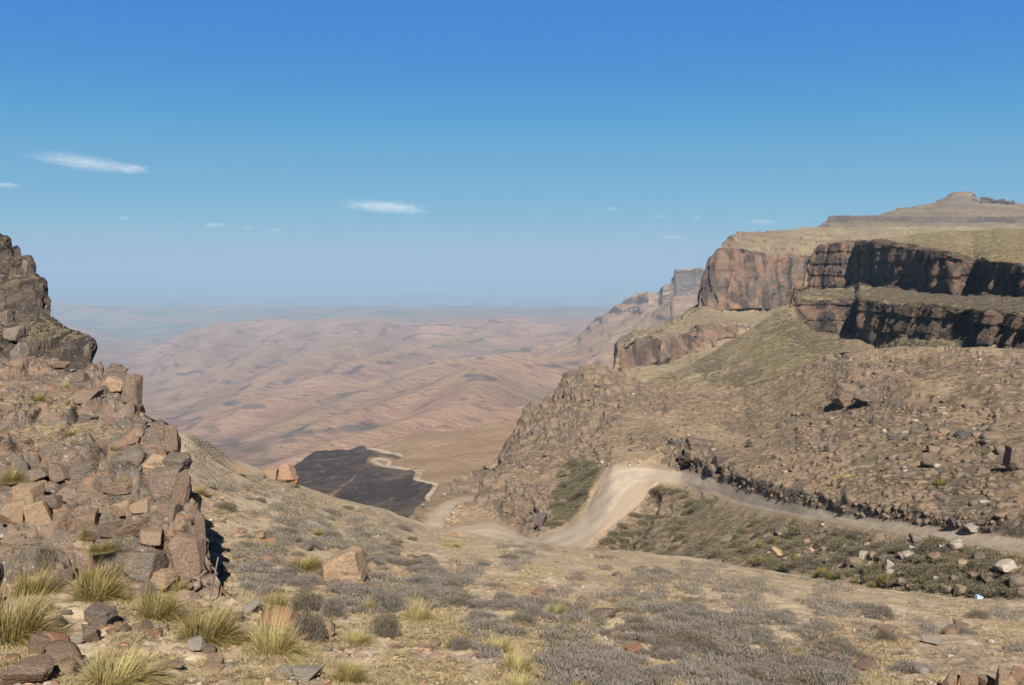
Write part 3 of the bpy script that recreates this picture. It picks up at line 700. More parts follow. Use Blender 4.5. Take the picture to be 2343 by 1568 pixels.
rtn = np.maximum.reduce([line_mask(U, V, [(a, b, c + 1) for a, b, c in r], 5) for r in roads])
BURNT = [(836, 1029), (867, 1041), (921, 1051), (905, 1053), (865, 1049), (844, 1053), (843, 1062), (860, 1072), (905, 1080), (968, 1084), (950, 1090), (944, 1101), (950, 1108), (985, 1119), (990, 1124), (984, 1134), (970, 1145), (974, 1152), (950, 1172), (928, 1200), (920, 1330), (500, 1330), (500, 1000), (700, 1020)]
p = T.flat(); q = p * np.array([1, 1, 0])
c30, s30 = math.cos(.5), math.sin(.5)
g = np.stack([(q[:, 0] * c30 + q[:, 1] * s30) * .022, (-q[:, 0] * s30 + q[:, 1] * c30) * .006, 0 * q[:, 0]], -1)
dzz = 3.5 * fbm(g * 1.4, 4, 2) + 6 * fbm(g * .35, 2, 5) + 1.4 * fbm(q * .02, 4, 66) + 1.0 * fbm(q * .06, 4, 6)
krt = 1 - rtn.ravel()
T.P[..., 2] += (dzz * (.35 + .65 * krt)).reshape(T.shape) * sstep(380, 520, T.P[..., 1])
T.attrs = {'burnt': poly_mask(U + 2 * fbm(p * .03, 3, 88).reshape(U.shape), V + 1.5 * fbm(p * .03, 3, 89).reshape(U.shape), BURNT, 8) * (1 - .62 * line_mask(U, V, [(842, 1064, 3), (815, 1090, 5), (780, 1115, 9), (740, 1140, 12), (700, 1165, 14)], 12)), 'rock': .0 * U + .55 * poly_mask(U, V, [(1045, 1100), (1110, 1070), (1330, 900), (1330, 1200), (1040, 1125)], 16), 'scrub': .5 * poly_mask(U, V, [(905, 1025), (960, 1003), (985, 1000), (1000, 1040), (920, 1045)], 14) + .45 * poly_mask(U, V, [(950, 1095), (1040, 1090), (1060, 1125), (1000, 1140), (1000, 1112)], 12), 'dirt': .0 * rtn, 'edge': 1 + 0 * U}
T.mesh('burnt_slope', m_burn, road=rt, roadmat=m_road)

# ---------- right-hand cliffs
C1 = Sheet([
 (1803, [(900, 330), (835, 400), (745, 470), (730, 474), (728, 476), (727, 477), (726, 478)]),
 (1818, [(900, 330), (830, 400), (740, 480), (688, 490), (668, 520), (666, 522), (664, 524)]),
 (1842, [(900, 330), (830, 400), (748, 485), (689, 496), (660, 620), (656, 622), (654, 624)]),
 (1851, [(900, 330), (830, 400), (752, 486), (690, 497), (661, 632), (598, 640), (594, 645)]),
 (1876, [(900, 330), (830, 400), (760, 487), (690, 498), (662, 628), (564, 636), (559, 650)]),
 (1925, [(900, 330), (830, 395), (766, 484), (692, 496), (665, 618), (557, 626), (553, 650)]),
 (1956, [(900, 320), (830, 395), (757, 478), (701, 490), (650, 612), (553, 620), (549, 650)]),
 (1966, [(900, 320), (830, 385), (800, 408), (684, 416), (650, 600), (553, 607), (549, 650)]),
 (2000, [(900, 300), (822, 367), (786, 386), (692, 393), (655, 558), (553, 565), (549, 660)]),
 (2039, [(900, 290), (815, 349), (768, 368), (697, 375), (650, 527), (563, 534), (543, 680)]),
 (2060, [(900, 280), (815, 341), (763, 360), (698, 367), (657, 510), (566, 517), (540, 690)]),
 (2098, [(900, 270), (815, 326), (764, 345), (700, 352), (667, 475), (570, 482), (534, 700)]),
 (2131, [(900, 260), (815, 314), (767, 333), (701, 340), (671, 451), (573, 458), (532, 700)]),
 (2180, [(900, 240), (812, 297), (774, 316), (702, 323), (674, 417), (588, 424), (529, 700)]),
 (2212, [(900, 228), (812, 287), (782, 306), (703, 313), (668, 421), (597, 428), (528, 700)]),
 (2225, [(900, 219), (812, 283), (797, 302), (704, 309), (664, 423), (599, 430), (527, 700)]),
 (2249, [(900, 208), (812, 270), (797, 289), (708, 296), (660, 391), (597, 398), (526, 690)]),
 (2264, [(900, 202), (812, 264), (797, 283), (711, 290), (668, 377), (597, 384), (526, 690)]),
 (2292, [(900, 208), (812, 264), (795, 283), (716, 290), (682, 368), (596, 375), (524, 680)]),
 (2342, [(900, 195), (812, 246), (794, 265), (724, 272), (676, 343), (612, 350), (522, 660)]),
 (2560, [(900, 150), (812, 199), (797, 218), (740, 225), (682, 283), (622, 290), (514, 600)]),
], 1.6, 1.4, back=((1.1, -.002), (1.3, .02)), sm=2, jag=6, jseed=15)
U, V = C1.Uf, C1.Vf
upper = poly_mask(U, V, [(1845, 662), (1850, 597), (1876, 562), (1967, 552), (2013, 552), (2131, 573), (2223, 598), (2342, 611), (2560, 621), (2560, 684), (2342, 678), (2180, 675), (2085, 665), (2000, 655)], 9)
lower = poly_mask(U, V, [(1803, 740), (1818, 686), (1914, 690), (1964, 684), (2052, 698), (2216, 703), (2342, 724), (2560, 742), (2560, 798), (2216, 798), (2213, 782), (2098, 766), (2010, 770), (1985, 800), (1955, 800), (1955, 758), (1900, 768), (1860, 760)], 9)
cf = np.maximum(upper, lower)
p = C1.flat(); N = C1.normals().reshape(-1, 3); H = N * np.array([1, 1, .15]); H /= np.linalg.norm(H, axis=1, keepdims=True) + 1e-9
pc = p * np.array([1, 1, .22])
c = cf.ravel()
but = fbm(pc * .05, 3, 61, ridged=True) * 6.5 + fbm(pc * .16, 3, 64, ridged=True) * 2.6
d1, _ = rockjoint(pc + 3, 5.5, 43, .8, crack=.25, warp=.5); d2, _ = rockjoint(p + 5, 2.6, 49, .8, crack=.25, warp=.4)
led = (p[:, 2] + 1.5 * fbm(p * .04, 3, 66)) / 7.0; fr = led - np.floor(led)
amt = c * ((but - 2.5) * .62 + 1.9 * d1 + .8 * d2 - 1.1 * sstep(.4, .9, fr)) + (1 - c) * (1.0 * fbm(p * .06, 4, 67) + .7 * fbm(p * .25, 4, 68))
D = H * c[:, None] + N * (1 - c)[:, None]
C1.P = (p + D * amt[:, None]).reshape(C1.P.shape)
C1.attrs = {'rock': np.clip(cf * 1.0 + .35 * poly_mask(U, V, [(1967, 552), (2200, 592), (2560, 620), (2560, 600), (2200, 570), (2000, 548)], 10), 0, 1), 'scrub': (1 - cf) * (.45 + .3 * poly_mask(U, V, [(1990, 800), (2010, 765), (2200, 790), (2200, 815)], 10)), 'dirt': 0 * U, 'burnt': 0 * U}
C1.mesh('cliff', m_cliff)

# ---------- green-tinged ridge below the cliffs
C2 = Sheet([
 (1400, [(960, 330), (930, 350), (915, 370), (905, 385)]),
 (1440, [(960, 320), (925, 350), (905, 370), (893, 388)]),
 (1482, [(960, 320), (920, 350), (895, 380), (878, 400)]),
 (1550, [(960, 320), (900, 360), (870, 400), (845, 430)]),
 (1600, [(960, 310), (890, 360), (855, 405), (824, 442)]),
 (1650, [(960, 300), (890, 340), (840, 400), (794, 455)]),
 (1700, [(960, 290), (890, 320), (825, 395), (764, 465)]),
 (1750, [(960, 280), (885, 310), (810, 390), (734, 470)]),
 (1800, [(960, 270), (865, 300), (800, 385), (706, 476)]),
 (1818, [(960, 270), (860, 300), (800, 385), (698, 482)]),
 (1835, [(960, 268), (850, 300), (800, 380), (728, 492)]),
 (1860, [(960, 265), (840, 300), (800, 380), (752, 500)]),
 (1905, [(960, 262), (830, 300), (800, 370), (762, 505)]),
 (1960, [(960, 255), (825, 290), (800, 360), (752, 500)]),
 (2000, [(960, 250), (820, 280), (805, 340), (790, 470)]),
], 1.7, 1.6, back=((1.06, .05), (1.2, .5)), sm=10, smc=8, jag=3, jseed=81)
U, V = C2.Uf, C2.Vf; p = C2.flat()
C2.P[..., 2] += (2.6 * fbm(p * .02, 4, 5) + 1.2 * fbm(p * .12, 4, 8)).reshape(C2.shape)
C2.attrs = {'rock': .15 + .3 * poly_mask(U, V, [(1800, 690), (1830, 690), (1900, 800), (1780, 850)], 30), 'scrub': .25 + .6 * poly_mask(U, V, [(1770, 735), (1820, 735), (1910, 765), (1930, 800), (1840, 835), (1740, 860), (1700, 850)], 22), 'dirt': .35 * poly_mask(U, V, [(1640, 800), (1740, 770), (1760, 800), (1680, 880), (1560, 890)], 30), 'burnt': 0 * U}
m_ridge = terrain_mat('grassy_ridge', .12, (.34, .265, .155), (.25, .19, .125), (.12, .10, .062), ((.17, .13, .095), (.10, .08, .065), (.17, .11, .07)), bumpd=.12, slope=(.6, .45), scrubc=(.125, .115, .06), spotk=5., spotamt=(.47, .6))
C2.mesh('ridge', m_ridge)

# ---------- distant big cliff with its plateau and foot
C3 = Sheet([
 (1405, [(930, 650), (880, 700), (840, 762), (836, 764), (833, 766), (830, 768)]),
 (1415, [(930, 650), (846, 760), (802, 764), (800, 766), (798, 767), (796, 769)]),
 (1456, [(930, 650), (842, 780), (776, 790), (774, 800), (773, 805), (771, 810)]),
 (1500, [(930, 650), (838, 790), (772, 815), (764, 850), (762, 855), (760, 860)]),
 (1525, [(930, 650), (835, 800), (768, 830), (752, 900), (751, 905), (750, 910)]),
 (1572, [(930, 650), (810, 840), (768, 860), (724, 980), (722, 985), (720, 990)]),
 (1602, [(930, 650), (790, 870), (760, 890), (703, 1040), (701, 1042), (700, 1044)]),
 (1609, [(930, 650), (790, 870), (758, 890), (702, 1042), (656, 1052), (650, 1056)]),
 (1620, [(930, 650), (788, 870), (755, 890), (706, 1041), (622, 1054), (616, 1060)]),
 (1634, [(930, 650), (786, 875), (748, 892), (711, 1040), (596, 1058), (589, 1068)]),
 (1652, [(930, 650), (782, 878), (745, 895), (715, 1036), (579, 1054), (558, 1100)]),
 (1664, [(930, 650), (780, 880), (744, 896), (714, 1036), (580, 1054), (545, 1150)]),
 (1678, [(930, 650), (779, 882), (743, 897), (712, 1036), (581, 1055), (535, 1230)]),
 (1762, [(930, 650), (772, 900), (745, 915), (712, 1060), (585, 1080), (527, 1450)]),
 (1805, [(930, 650), (760, 920), (742, 930), (697, 1100), (588, 1120), (524, 1500)]),
 (1870, [(930, 650), (740, 940), (735, 950), (690, 1150), (591, 1170), (520, 1550)]),
 (2000, [(930, 650), (740, 940), (735, 950), (690, 1150), (592, 1170), (518, 1560)]),
 (2560, [(930, 650), (740, 940), (735, 950), (690, 1150), (592, 1170), (514, 1560)]),
], 1.7, 1.5, back=((1.1, .0), (1.4, .04)), sm=2, jag=4, jseed=91)
U, V = C3.Uf, C3.Vf
cl = poly_mask(U, V, [(1603, 702), (1609, 655), (1634, 596), (1652, 578), (1719, 582), (1849, 589), (2000, 590), (2000, 690), (1805, 697), (1741, 713), (1698, 711), (1650, 716)], 6)
lb = np.maximum(poly_mask(U, V, [(1410, 850), (1415, 795), (1456, 775), (1500, 775), (1500, 838)], 8), poly_mask(U, V, [(1500, 775), (1633, 745), (1680, 742), (1676, 778), (1610, 795), (1500, 838)], 8))
cf = np.maximum(cl, lb * .62)
p = C3.flat(); N = C3.normals().reshape(-1, 3); H = N * np.array([1, 1, .1]); H /= np.linalg.norm(H, axis=1, keepdims=True) + 1e-9
pc = p * np.array([1, 1, .15]); c = cf.ravel()
d1, _ = rockjoint(pc + 3, 14, 53, .8, crack=.25, warp=.5)
amt = c * (fbm(pc * .022, 3, 71, ridged=True) * 14 + fbm(pc * .07, 3, 74, ridged=True) * 5 + 5 * d1 + 2 * fbm(p * .12, 3, 75)) + (1 - c) * (3 * fbm(p * .02, 4, 77) + 1.6 * fbm(p * .1, 4, 78))
D = H * c[:, None] + N * (1 - c)[:, None]
C3.P = (p + D * amt[:, None]).reshape(C3.P.shape)
pz = C3.P[..., 2]; top = (V < 575) * 1.0
st = (pz + 3 * fbm(p * .01, 3, 99).reshape(pz.shape)) / 9; fr = st - np.floor(st)
C3.P[..., 2] = pz + top * 3.0 * (sstep(.35, .65, fr) - fr)
C3.attrs = {'rock': np.clip(cf, 0, 1), 'scrub': .3 * (1 - cf) * (V > 600), 'dirt': 0 * U, 'burnt': 0 * U}
C3.mesh('cliff', m_farcliff)

# ---------- stepped peak
C4 = Sheet([
 (1862, [(560, 1500), (524, 1800), (523, 1815), (522.5, 1830), (522, 1840)]),
 (1876, [(560, 1500), (520, 1830), (519, 1840), (518, 1850), (517, 1860)]),
 (1888, [(560, 1500), (515, 1860), (508, 1880), (506, 1885), (505, 1890)]),
 (1897, [(560, 1500), (510, 1890), (498, 1900), (497, 1905), (496, 1915)]),
 (1960, [(560, 1500), (508, 1930), (496, 1940), (494, 1960), (493, 1990)]),
 (2021, [(560, 1500), (508, 1950), (495, 1960), (492, 2010), (489, 2060)]),
 (2045, [(560, 1500), (509, 1955), (496, 1965), (488, 2100), (481, 2150)]),
 (2073, [(560, 1500), (509, 1960), (496, 1970), (483, 2150), (474, 2260)]),
 (2110, [(560, 1500), (509, 1960), (496, 1970), (480, 2200), (469, 2320)]),
 (2142, [(560, 1500), (509, 1960), (497, 1970), (477, 2200), (461, 2400)]),
 (2160, [(560, 1500), (509, 1960), (497, 1970), (476, 2200), (452, 2430)]),
 (2177, [(560, 1500), (510, 1960), (498, 1970), (475, 2200), (441, 2450)]),
 (2203, [(560, 1500), (510, 1960), (498, 1970), (475, 2200), (437, 2460)]),
 (2224, [(560, 1500), (510, 1960), (498, 1970), (475, 2200), (443, 2450)]),
 (2238, [(560, 1500), (511, 1960), (499, 1970), (476, 2200), (457, 2430)]),
 (2280, [(560, 1500), (511, 1960), (499, 1970), (478, 2200), (461, 2400)]),
 (2342, [(560, 1500), (513, 1960), (500, 1970), (482, 2200), (467, 2400)]),
 (2560, [(560, 1500), (516, 1960), (503, 1970), (492, 2200), (480, 2400)]),
], 1.6, 1.1, back=((1.05, .03), (1.3, .2)), sm=1, jag=1.5, jseed=95)
U, V = C4.Uf, C4.Vf; p = C4.flat()
band = poly_mask(U, V, [(1890, 510), (1897, 497), (2342, 499), (2560, 503), (2560, 516), (2342, 512), (2100, 509), (1960, 508)], 3)
N = C4.normals().reshape(-1, 3)
C4.P = (p + N * (4 * fbm(p * .01, 4, 5) + 2.2 * fbm(p * .05, 4, 8) + band.ravel() * 4 * fbm(p * .06 * np.array([1, 1, .2]), 3, 9, ridged=True))[:, None]).reshape(C4.P.shape)
pz = C4.P[..., 2]; st = (pz + 4 * fbm(p * .004, 3, 99).reshape(pz.shape)) / 16; fr = st - np.floor(st)
C4.P[..., 2] = pz + 3.0 * (sstep(.35, .65, fr) - fr)
C4.attrs = {'rock': band * .9, 'scrub': 0 * U, 'dirt': 0 * U, 'burnt': 0 * U}
C4.mesh('mountain', m_mountain)

# ---------- far spur with its flat-topped butte
C5 = Sheet([
 (1180, [(960, 2500), (930, 3000), (890, 3500), (870, 3700), (860, 3800), (850, 3850)]),
 (1250, [(950, 2500), (900, 3000), (845, 3600), (820, 3900), (808, 4050), (800, 4150)]),
 (1322, [(930, 2500), (860, 3000), (800, 3700), (775, 4100), (764, 4300), (760, 4400)]),
 (1335, [(930, 2400), (850, 3000), (790, 3700), (768, 4100), (757, 4300), (755, 4400)]),
 (1382, [(930, 2200), (840, 2800), (780, 3500), (745, 3900), (727, 4000), (724, 4020)]),
 (1421, [(930, 2100), (830, 2800), (770, 3400), (725, 3850), (706, 3900), (703, 3920)]),
 (1460, [(930, 2050), (820, 2800), (750, 3380), (705, 3780), (680, 3830), (677, 3850)]),
 (1482, [(930, 2050), (810, 2800), (740, 3350), (690, 3700), (668, 3740), (666, 3760)]),
 (1503, [(930, 2000), (810, 2780), (730, 3320), (685, 3650), (668, 3700), (666, 3720)]),
 (1512, [(930, 2000), (808, 2770), (725, 3300), (675, 3600), (655, 3650), (652, 3660)]),
 (1539, [(930, 2000), (805, 2750), (710, 3250), (655, 3600), (645, 3630), (643, 3640)]),
 (1543, [(930, 2000), (800, 2740), (705, 3230), (647, 3600), (616, 3612), (615, 3640)]),
 (1700, [(930, 2000), (790, 2700), (700, 3200), (645, 3600), (617, 3612), (616, 3660)]),
], 1.4, 1.4, back=((1.04, .01), (1.3, .3)), sm=2, jag=4, jseed=96)
U, V = C5.Uf, C5.Vf; p = C5.flat(); N = C5.normals().reshape(-1, 3)
bt = poly_mask(U, V, [(1538, 648), (1543, 616), (1700, 617), (1700, 648)], 4)
C5.P = (p + N * (24 * fbm(p * .0025, 4, 5, ridged=True) + 9 * fbm(p * .012, 4, 8) + 8 * bt.ravel() * fbm(p * np.array([.04, .04, .004]), 3, 9, ridged=True))[:, None] * sstep(2100, 2900, p[:, 1])[:, None]).reshape(C5.P.shape)
pz = C5.P[..., 2]; st = (pz + 10 * fbm(p * .002, 3, 99).reshape(pz.shape)) / 38; fr = st - np.floor(st)
C5.P[..., 2] = pz + 8 * (sstep(.3, .7, fr) - fr) * (1 - bt)
C5.attrs = {'rock': np.clip(bt + .5 * poly_mask(U, V, [(1490, 640), (1620, 640), (1620, 680), (1500, 690)], 10), 0, 1), 'scrub': 0 * U, 'dirt': 0 * U, 'burnt': 0 * U}
C5.mesh('mountain', m_spur)

# ---------- valley hills: one terrain from surveyed ridge lines
def seg_field(X, Y, line):
    best = np.full(X.shape, 1e18); z = np.zeros(X.shape)
    P3 = [pt(u, v, y) for u, v, y in line]
    for a, b in zip(P3[:-1], P3[1:]):
        ex, ey = b[0] - a[0], b[1] - a[1]; L = ex * ex + ey * ey + 1e-9
        t = np.clip(((X - a[0]) * ex + (Y - a[1]) * ey) / L, 0, 1)
        d = (X - a[0] - t * ex) ** 2 + (Y - a[1] - t * ey) ** 2
        m = d < best; best = np.where(m, d, best); z = np.where(m, a[2] + t * (b[2] - a[2]), z)
    return np.sqrt(best), z
SPURS = [
 ([(452, 768, 8200), (507, 735, 8000), (561, 737, 8000), (615, 730, 7900), (724, 734, 7700), (778, 726, 7600), (886, 728, 7400), (940, 738, 7300), (1022, 741, 7200), (1070, 743, 7100), (1114, 735, 7000), (1173, 728, 6900), (1238, 738, 6700), (1320, 749, 6500), (1420, 752, 6000)], .30),
 ([(720, 728, 12500), (772, 717, 12000), (816, 711, 11800), (875, 714, 11500), (940, 716, 11300), (984, 722, 11200), (1049, 724, 11000), (1130, 733, 11000)], .35),
 ([(20, 690, 15500), (100, 693, 15000), (181, 697, 14600), (263, 716, 14000), (360, 741, 13500), (441, 754, 13000)], .12),
 ([(100, 735, 12000), (220, 765, 10500), (330, 790, 9300)], .2),
 ([(561, 737, 8000), (520, 762, 7000), (470, 800, 6200), (430, 840, 5400), (400, 882, 4800)], .38),
 ([(724, 734, 7700), (650, 775, 6300), (575, 815, 5300), (510, 860, 4500), (450, 915, 3800)], .38),
 ([(886, 728, 7400), (860, 765, 6000), (760, 800, 5000), (680, 830, 4300), (600, 875, 3700), (520, 930, 3150)], .36),
 ([(1173, 728, 6900), (1110, 765, 5800), (1010, 775, 5300), (920, 797, 4700), (840, 815, 4200), (760, 850, 3700)], .36),
 ([(1460, 770, 4900), (1320, 775, 4700), (1211, 792, 4300), (1135, 811, 3900), (994, 827, 3600), (940, 846, 3400), (832, 879, 3150), (723, 884, 3000), (669, 900, 2900), (588, 930, 2750), (530, 967, 2600)], .34),
 ([(994, 827, 3600), (930, 880, 2950), (850, 900, 2750), (760, 930, 2500), (680, 960, 2300), (600, 1000, 2150)], .4),
 ([(1460, 790, 3700), (1400, 800, 3500), (1320, 819, 3000), (1211, 822, 2800), (1130, 841, 2650), (1049, 873, 2500), (967, 906, 2350), (886, 928, 2250), (832, 940, 2150), (778, 957, 2050), (700, 990, 1930), (625, 1035, 1800)], .34),
 ([(1130, 841, 2650), (1110, 900, 2150), (1040, 935, 1950), (960, 960, 1820), (870, 985, 1700), (780, 1010, 1600), (700, 1045, 1520)], .42),
 ([(1340, 900, 1900), (1200, 935, 1750), (1100, 955, 1600), (1000, 985, 1480), (900, 1015, 1400), (800, 1045, 1340)], .42),
]
STREAM = [(680, 1080, 1550), (640, 1062, 1750), (560, 1045, 1950), (510, 995, 2550), (440, 960, 3300), (395, 930, 4100), (372, 880, 5300), (380, 820, 7500), (300, 785, 9500), (230, 760, 12500)]
def valley_height(X, Y):
    q = np.stack([X.ravel(), Y.ravel(), 0 * X.ravel()], -1)
    w1 = fbm(q * .0011, 3, 201).reshape(X.shape); w2 = fbm(q * .0011 + 50, 3, 207).reshape(X.shape)
    Xw, Yw = X + 70 * w1 * np.clip(Y / 4000, .4, 1.5), Y + 70 * w2 * np.clip(Y / 4000, .4, 1.5)
    ds, zs = seg_field(Xw, Yw, STREAM)
    gul = fbm(q * .0026, 3, 211, ridged=True).reshape(X.shape)
    H = zs + .09 * ds + 0; H = np.where(ds > 2500, zs + .09 * 2500, H)
    T_ = 9.0; acc = np.exp(np.clip((H + 400) / T_, -60, 60) * 0) * 0
    hs = [H]; crest = np.zeros(X.shape)
    for line, k in SPURS:
        d, z = seg_field(Xw, Yw, line)
        c = 14 + .003 * Y
        dd = np.sqrt(d * d + c * c) - c
        h = z - k * dd * (1 + .13 * gul) + .00006 * k * dd * dd * (dd < 3000)
        h = np.where(d > 2500, -2000, h)
        hs.append(h); crest = np.maximum(crest, np.exp(-(d / (50 + .006 * Y)) ** 2))
    hs = np.stack(hs); m = hs.max(0)
    H = m + T_ * np.log(np.exp((hs - m) / T_).sum(0))
    amp = np.clip(ds / 400, .1, 1)
    fine = (6 * fbm(q * .0016, 3, 221, ridged=True) + 3.0 * fbm(q * .014, 4, 231)).reshape(X.shape)
    H = H + amp * fine * np.clip(Y / 3500, .5, 1.3)
    st = (H + 14 * w1) / 46; fr = st - np.floor(st)
    H = H + 8 * (sstep(.38, .62, fr) - fr) * sstep(-.15, .25, w2)
    return H, crest, ds
u = np.arange(-60, 1560, 1.9); Yr = 1 / np.linspace(1 / 1250, 1 / 17000, 560)
ax = ray(u, HORV)[0]; Yg = np.repeat(Yr[:, None], len(u), 1); Xg = ax[None, :] * Yg
Hg, crest, ds = valley_height(Xg, Yg)
fade = sstep(15500, 17000, Yg); Hg = Hg * (1 - fade) + (-900) * fade
trees = np.exp(-(ds / (14 + .0028 * Yg)) ** 2) * sstep(-.05, .2, fbm(np.stack([Xg.ravel(), Yg.ravel(), 0 * Yg.ravel()], -1) * .006, 4, 301)).reshape(Xg.shape)
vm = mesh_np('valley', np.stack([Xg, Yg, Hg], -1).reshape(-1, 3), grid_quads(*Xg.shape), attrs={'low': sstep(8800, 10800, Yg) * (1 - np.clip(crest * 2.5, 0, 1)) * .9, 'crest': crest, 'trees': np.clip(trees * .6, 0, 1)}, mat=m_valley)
link('valley_hills', vm, kind='structure')

# ---------- lowland plain out to the horizon
u = np.linspace(-900, 3400, 700); Yr = 1 / np.linspace(1 / 11500, 1 / 66000, 260)
ax = ray(u, HORV)[0]; Yg = np.repeat(Yr[:, None], len(u), 1); Xg = ax[None, :] * Yg
q = np.stack([Xg.ravel(), Yg.ravel(), 0 * Xg.ravel()], -1)
Zg = -790 + (70 * fbm(q * .00022 * np.array([1, .6, 1]), 5, 401) + 90 * np.maximum(0, fbm(q * .00009, 4, 405)) * 1.5).reshape(Xg.shape)
link('plain', mesh_np('plain', np.stack([Xg, Yg, Zg], -1).reshape(-1, 3), grid_quads(*Xg.shape), mat=m_plain), kind='structure')
# low country under and beside everything, so that no step aside looks into a void
sx = np.linspace(-30000, 34000, 60); sy = np.concatenate([np.linspace(-900, 3000, 30), np.linspace(3400, 13000, 30)])
Xg, Yg = np.meshgrid(sx, sy)
link('lowland', mesh_np('lowland', np.stack([Xg, Yg, -860 + 0 * Xg], -1).reshape(-1, 3), grid_quads(*Xg.shape), mat=m_plain), kind='structure')

# ================================================================== STONES, GRASS, SHRUBS
def ico(sub):
    import bmesh
    bm = bmesh.new(); bmesh.ops.create_icosphere(bm, subdivisions=sub, radius=1.0)
    V = np.array([v.co[:] for v in bm.verts]); T_ = np.array([[v.index for v in f.verts] for f in bm.faces]); bm.free(); return V, T_
ICO = {k: ico(k) for k in (2, 3, 4, 5)}
def rock_verts(sub, seed, boxy=.5, nplanes=9, rough=.06, dims=(1, 1, 1), crack=0):
    r = np.random.RandomState(seed); D, T_ = ICO[sub]
    pl = []
    for ax in np.eye(3):
        for sg in (1, -1):
            n = ax * sg + r.normal(0, .22, 3); n /= np.linalg.norm(n); pl.append((n, r.uniform(.62, .8)))
    for i in range(nplanes):
        n = r.normal(0, 1, 3); n /= np.linalg.norm(n); pl.append((n, r.uniform(.78, 1.0)))
    k = 14 + 26 * boxy; acc = 0
    for n, d in pl:
        acc = acc + np.exp(-k * (d / np.maximum(D @ n, .08) - 1.0).clip(-1, 5))
    R = 1 - np.log(acc) / k
    P = D * R[:, None]
    P = P / np.abs(P).max(0) * 1.0
    P = P * (1 + rough * fbm(P * 2.2 + seed, 4, seed)[:, None] + rough * .35 * fbm(P * 8 + seed, 3, seed + 9)[:, None])
    if crack:
        d, e = rockjoint(P + seed, .8, seed % 97, 1.2, crack=.45, tilt=.5)
        P = P * (1 + crack * d)[:, None]
    return P * np.array(dims), T_
def rock_mesh(name, mat, sub, seed, smooth=True, **kw):
    V, T_ = rock_verts(sub, seed, **kw); return mesh_np(name, V, tris=T_, mat=mat, smooth=smooth)
def place_px(o, sheet, u, v, w, h, zrot=None, depth=None, sink=.18, rnd=None, flat=None):
    """stand a unit rock at the surveyed foot point u, v; w, h are its apparent width and height"""
    P = sheet.at(u, v); m = P[1] / FPX
    W_ = w * m / 2; H_ = h * m / 2; Dp = (W_ * .9 if depth is None else depth)
    o.scale = (W_, Dp, H_ * (1 + sink)); o.rotation_euler = ((rnd or random).uniform(-.12, .12), (rnd or random).uniform(-.15, .15), zrot if zrot is not None else (rnd or random).uniform(-.5, .5))
    o.location = (P[0], P[1] + Dp * .5, P[2] + H_ * (1 - sink))
    return o

# ---- blocks of the outcrop (parts of it)
BL = [(119, 1181, 46, 38), (264, 1144, 76, 40), (264, 1179, 74, 42), (321, 1200, 52, 48), (377, 1202, 66, 50), (412, 1165, 34, 92), (333, 1094, 104, 60), (396, 1080, 62, 42), (330, 1119, 42, 34), (115, 1270, 98, 84), (46, 1172, 72, 66), (122, 1055, 94, 38), (126, 1094, 52, 46), (180, 1083, 62, 46), (386, 1037, 34, 72), (352, 1015, 48, 50), (415, 1328, 84, 112), (317, 1325, 98, 66), (356, 1345, 70, 40), (306, 1241, 98, 42), (455, 1240, 26, 72), (20, 1222, 54, 72), (367, 1131, 78, 66), (145, 1298, 30, 26), (253, 886, 62, 40), (262, 902, 52, 36), (187, 927, 66, 32), (267, 935, 42, 36), (299, 928, 36, 66), (174, 867, 38, 24), (128, 845, 44, 20), (56, 875, 38, 18), (118, 906, 26, 26), (222, 918, 44, 28), (187, 966, 44, 20), (75, 1225, 60, 60), (190, 1215, 50, 54), (225, 1258, 46, 40), (245, 1215, 62, 36), (290, 1015, 52, 28), (60, 990, 60, 24), (20, 955, 50, 24), (232, 1020, 46, 30), (250, 1300, 60, 40), (70, 1100, 64, 36), (20, 1085, 44, 34), (208, 1120, 44, 30), (340, 1262, 60, 40), (440, 1130, 22, 60), (300, 972, 60, 24), (250, 962, 44, 22), (100, 965, 46, 20), (436, 1195, 28, 50)]
BL = [b_ for b_ in BL if b_[:2] not in [(122, 1055), (60, 990), (20, 955), (232, 1020), (100, 965), (250, 962), (300, 972), (56, 875), (118, 906), (222, 918), (208, 1120), (20, 1085)]]
for i, (u_, v_, w_, h_) in enumerate(BL):
    red = i in (2, 3, 17, 20, 24, 6) or i % 7 == 3
    me = rock_mesh('boulder', m_tanstone if red else m_stone, 5, 100 + i, boxy=.75, nplanes=5, rough=.05, crack=.05)
    o = link('boulder', me, parent=outcrop)
    place_px(o, O, u_, v_, w_ * 1.08, h_ * 1.05, zrot=random.uniform(-.35, .25), sink=.08)
    o.location.y += o.scale[1] * .5; o.location.z -= o.scale[2] * .06
BLW = [(28, 782, 48, 50), (38, 830, 46, 52), (8, 740, 30, 40), (195, 815, 24, 30), (58, 628, 22, 36)]
twr = [o for o in COL.objects if o.name == 'rock_tower'][0]
for i, (u_, v_, w_, h_) in enumerate(BLW):
    me = rock_mesh('boulder', m_brownstone if i > 1 else m_stone, 4, 300 + i, boxy=.6, nplanes=5, rough=.08, crack=.08)
    o = link('boulder', me, parent=twr); place_px(o, W, u_, v_, w_, h_, sink=.1)

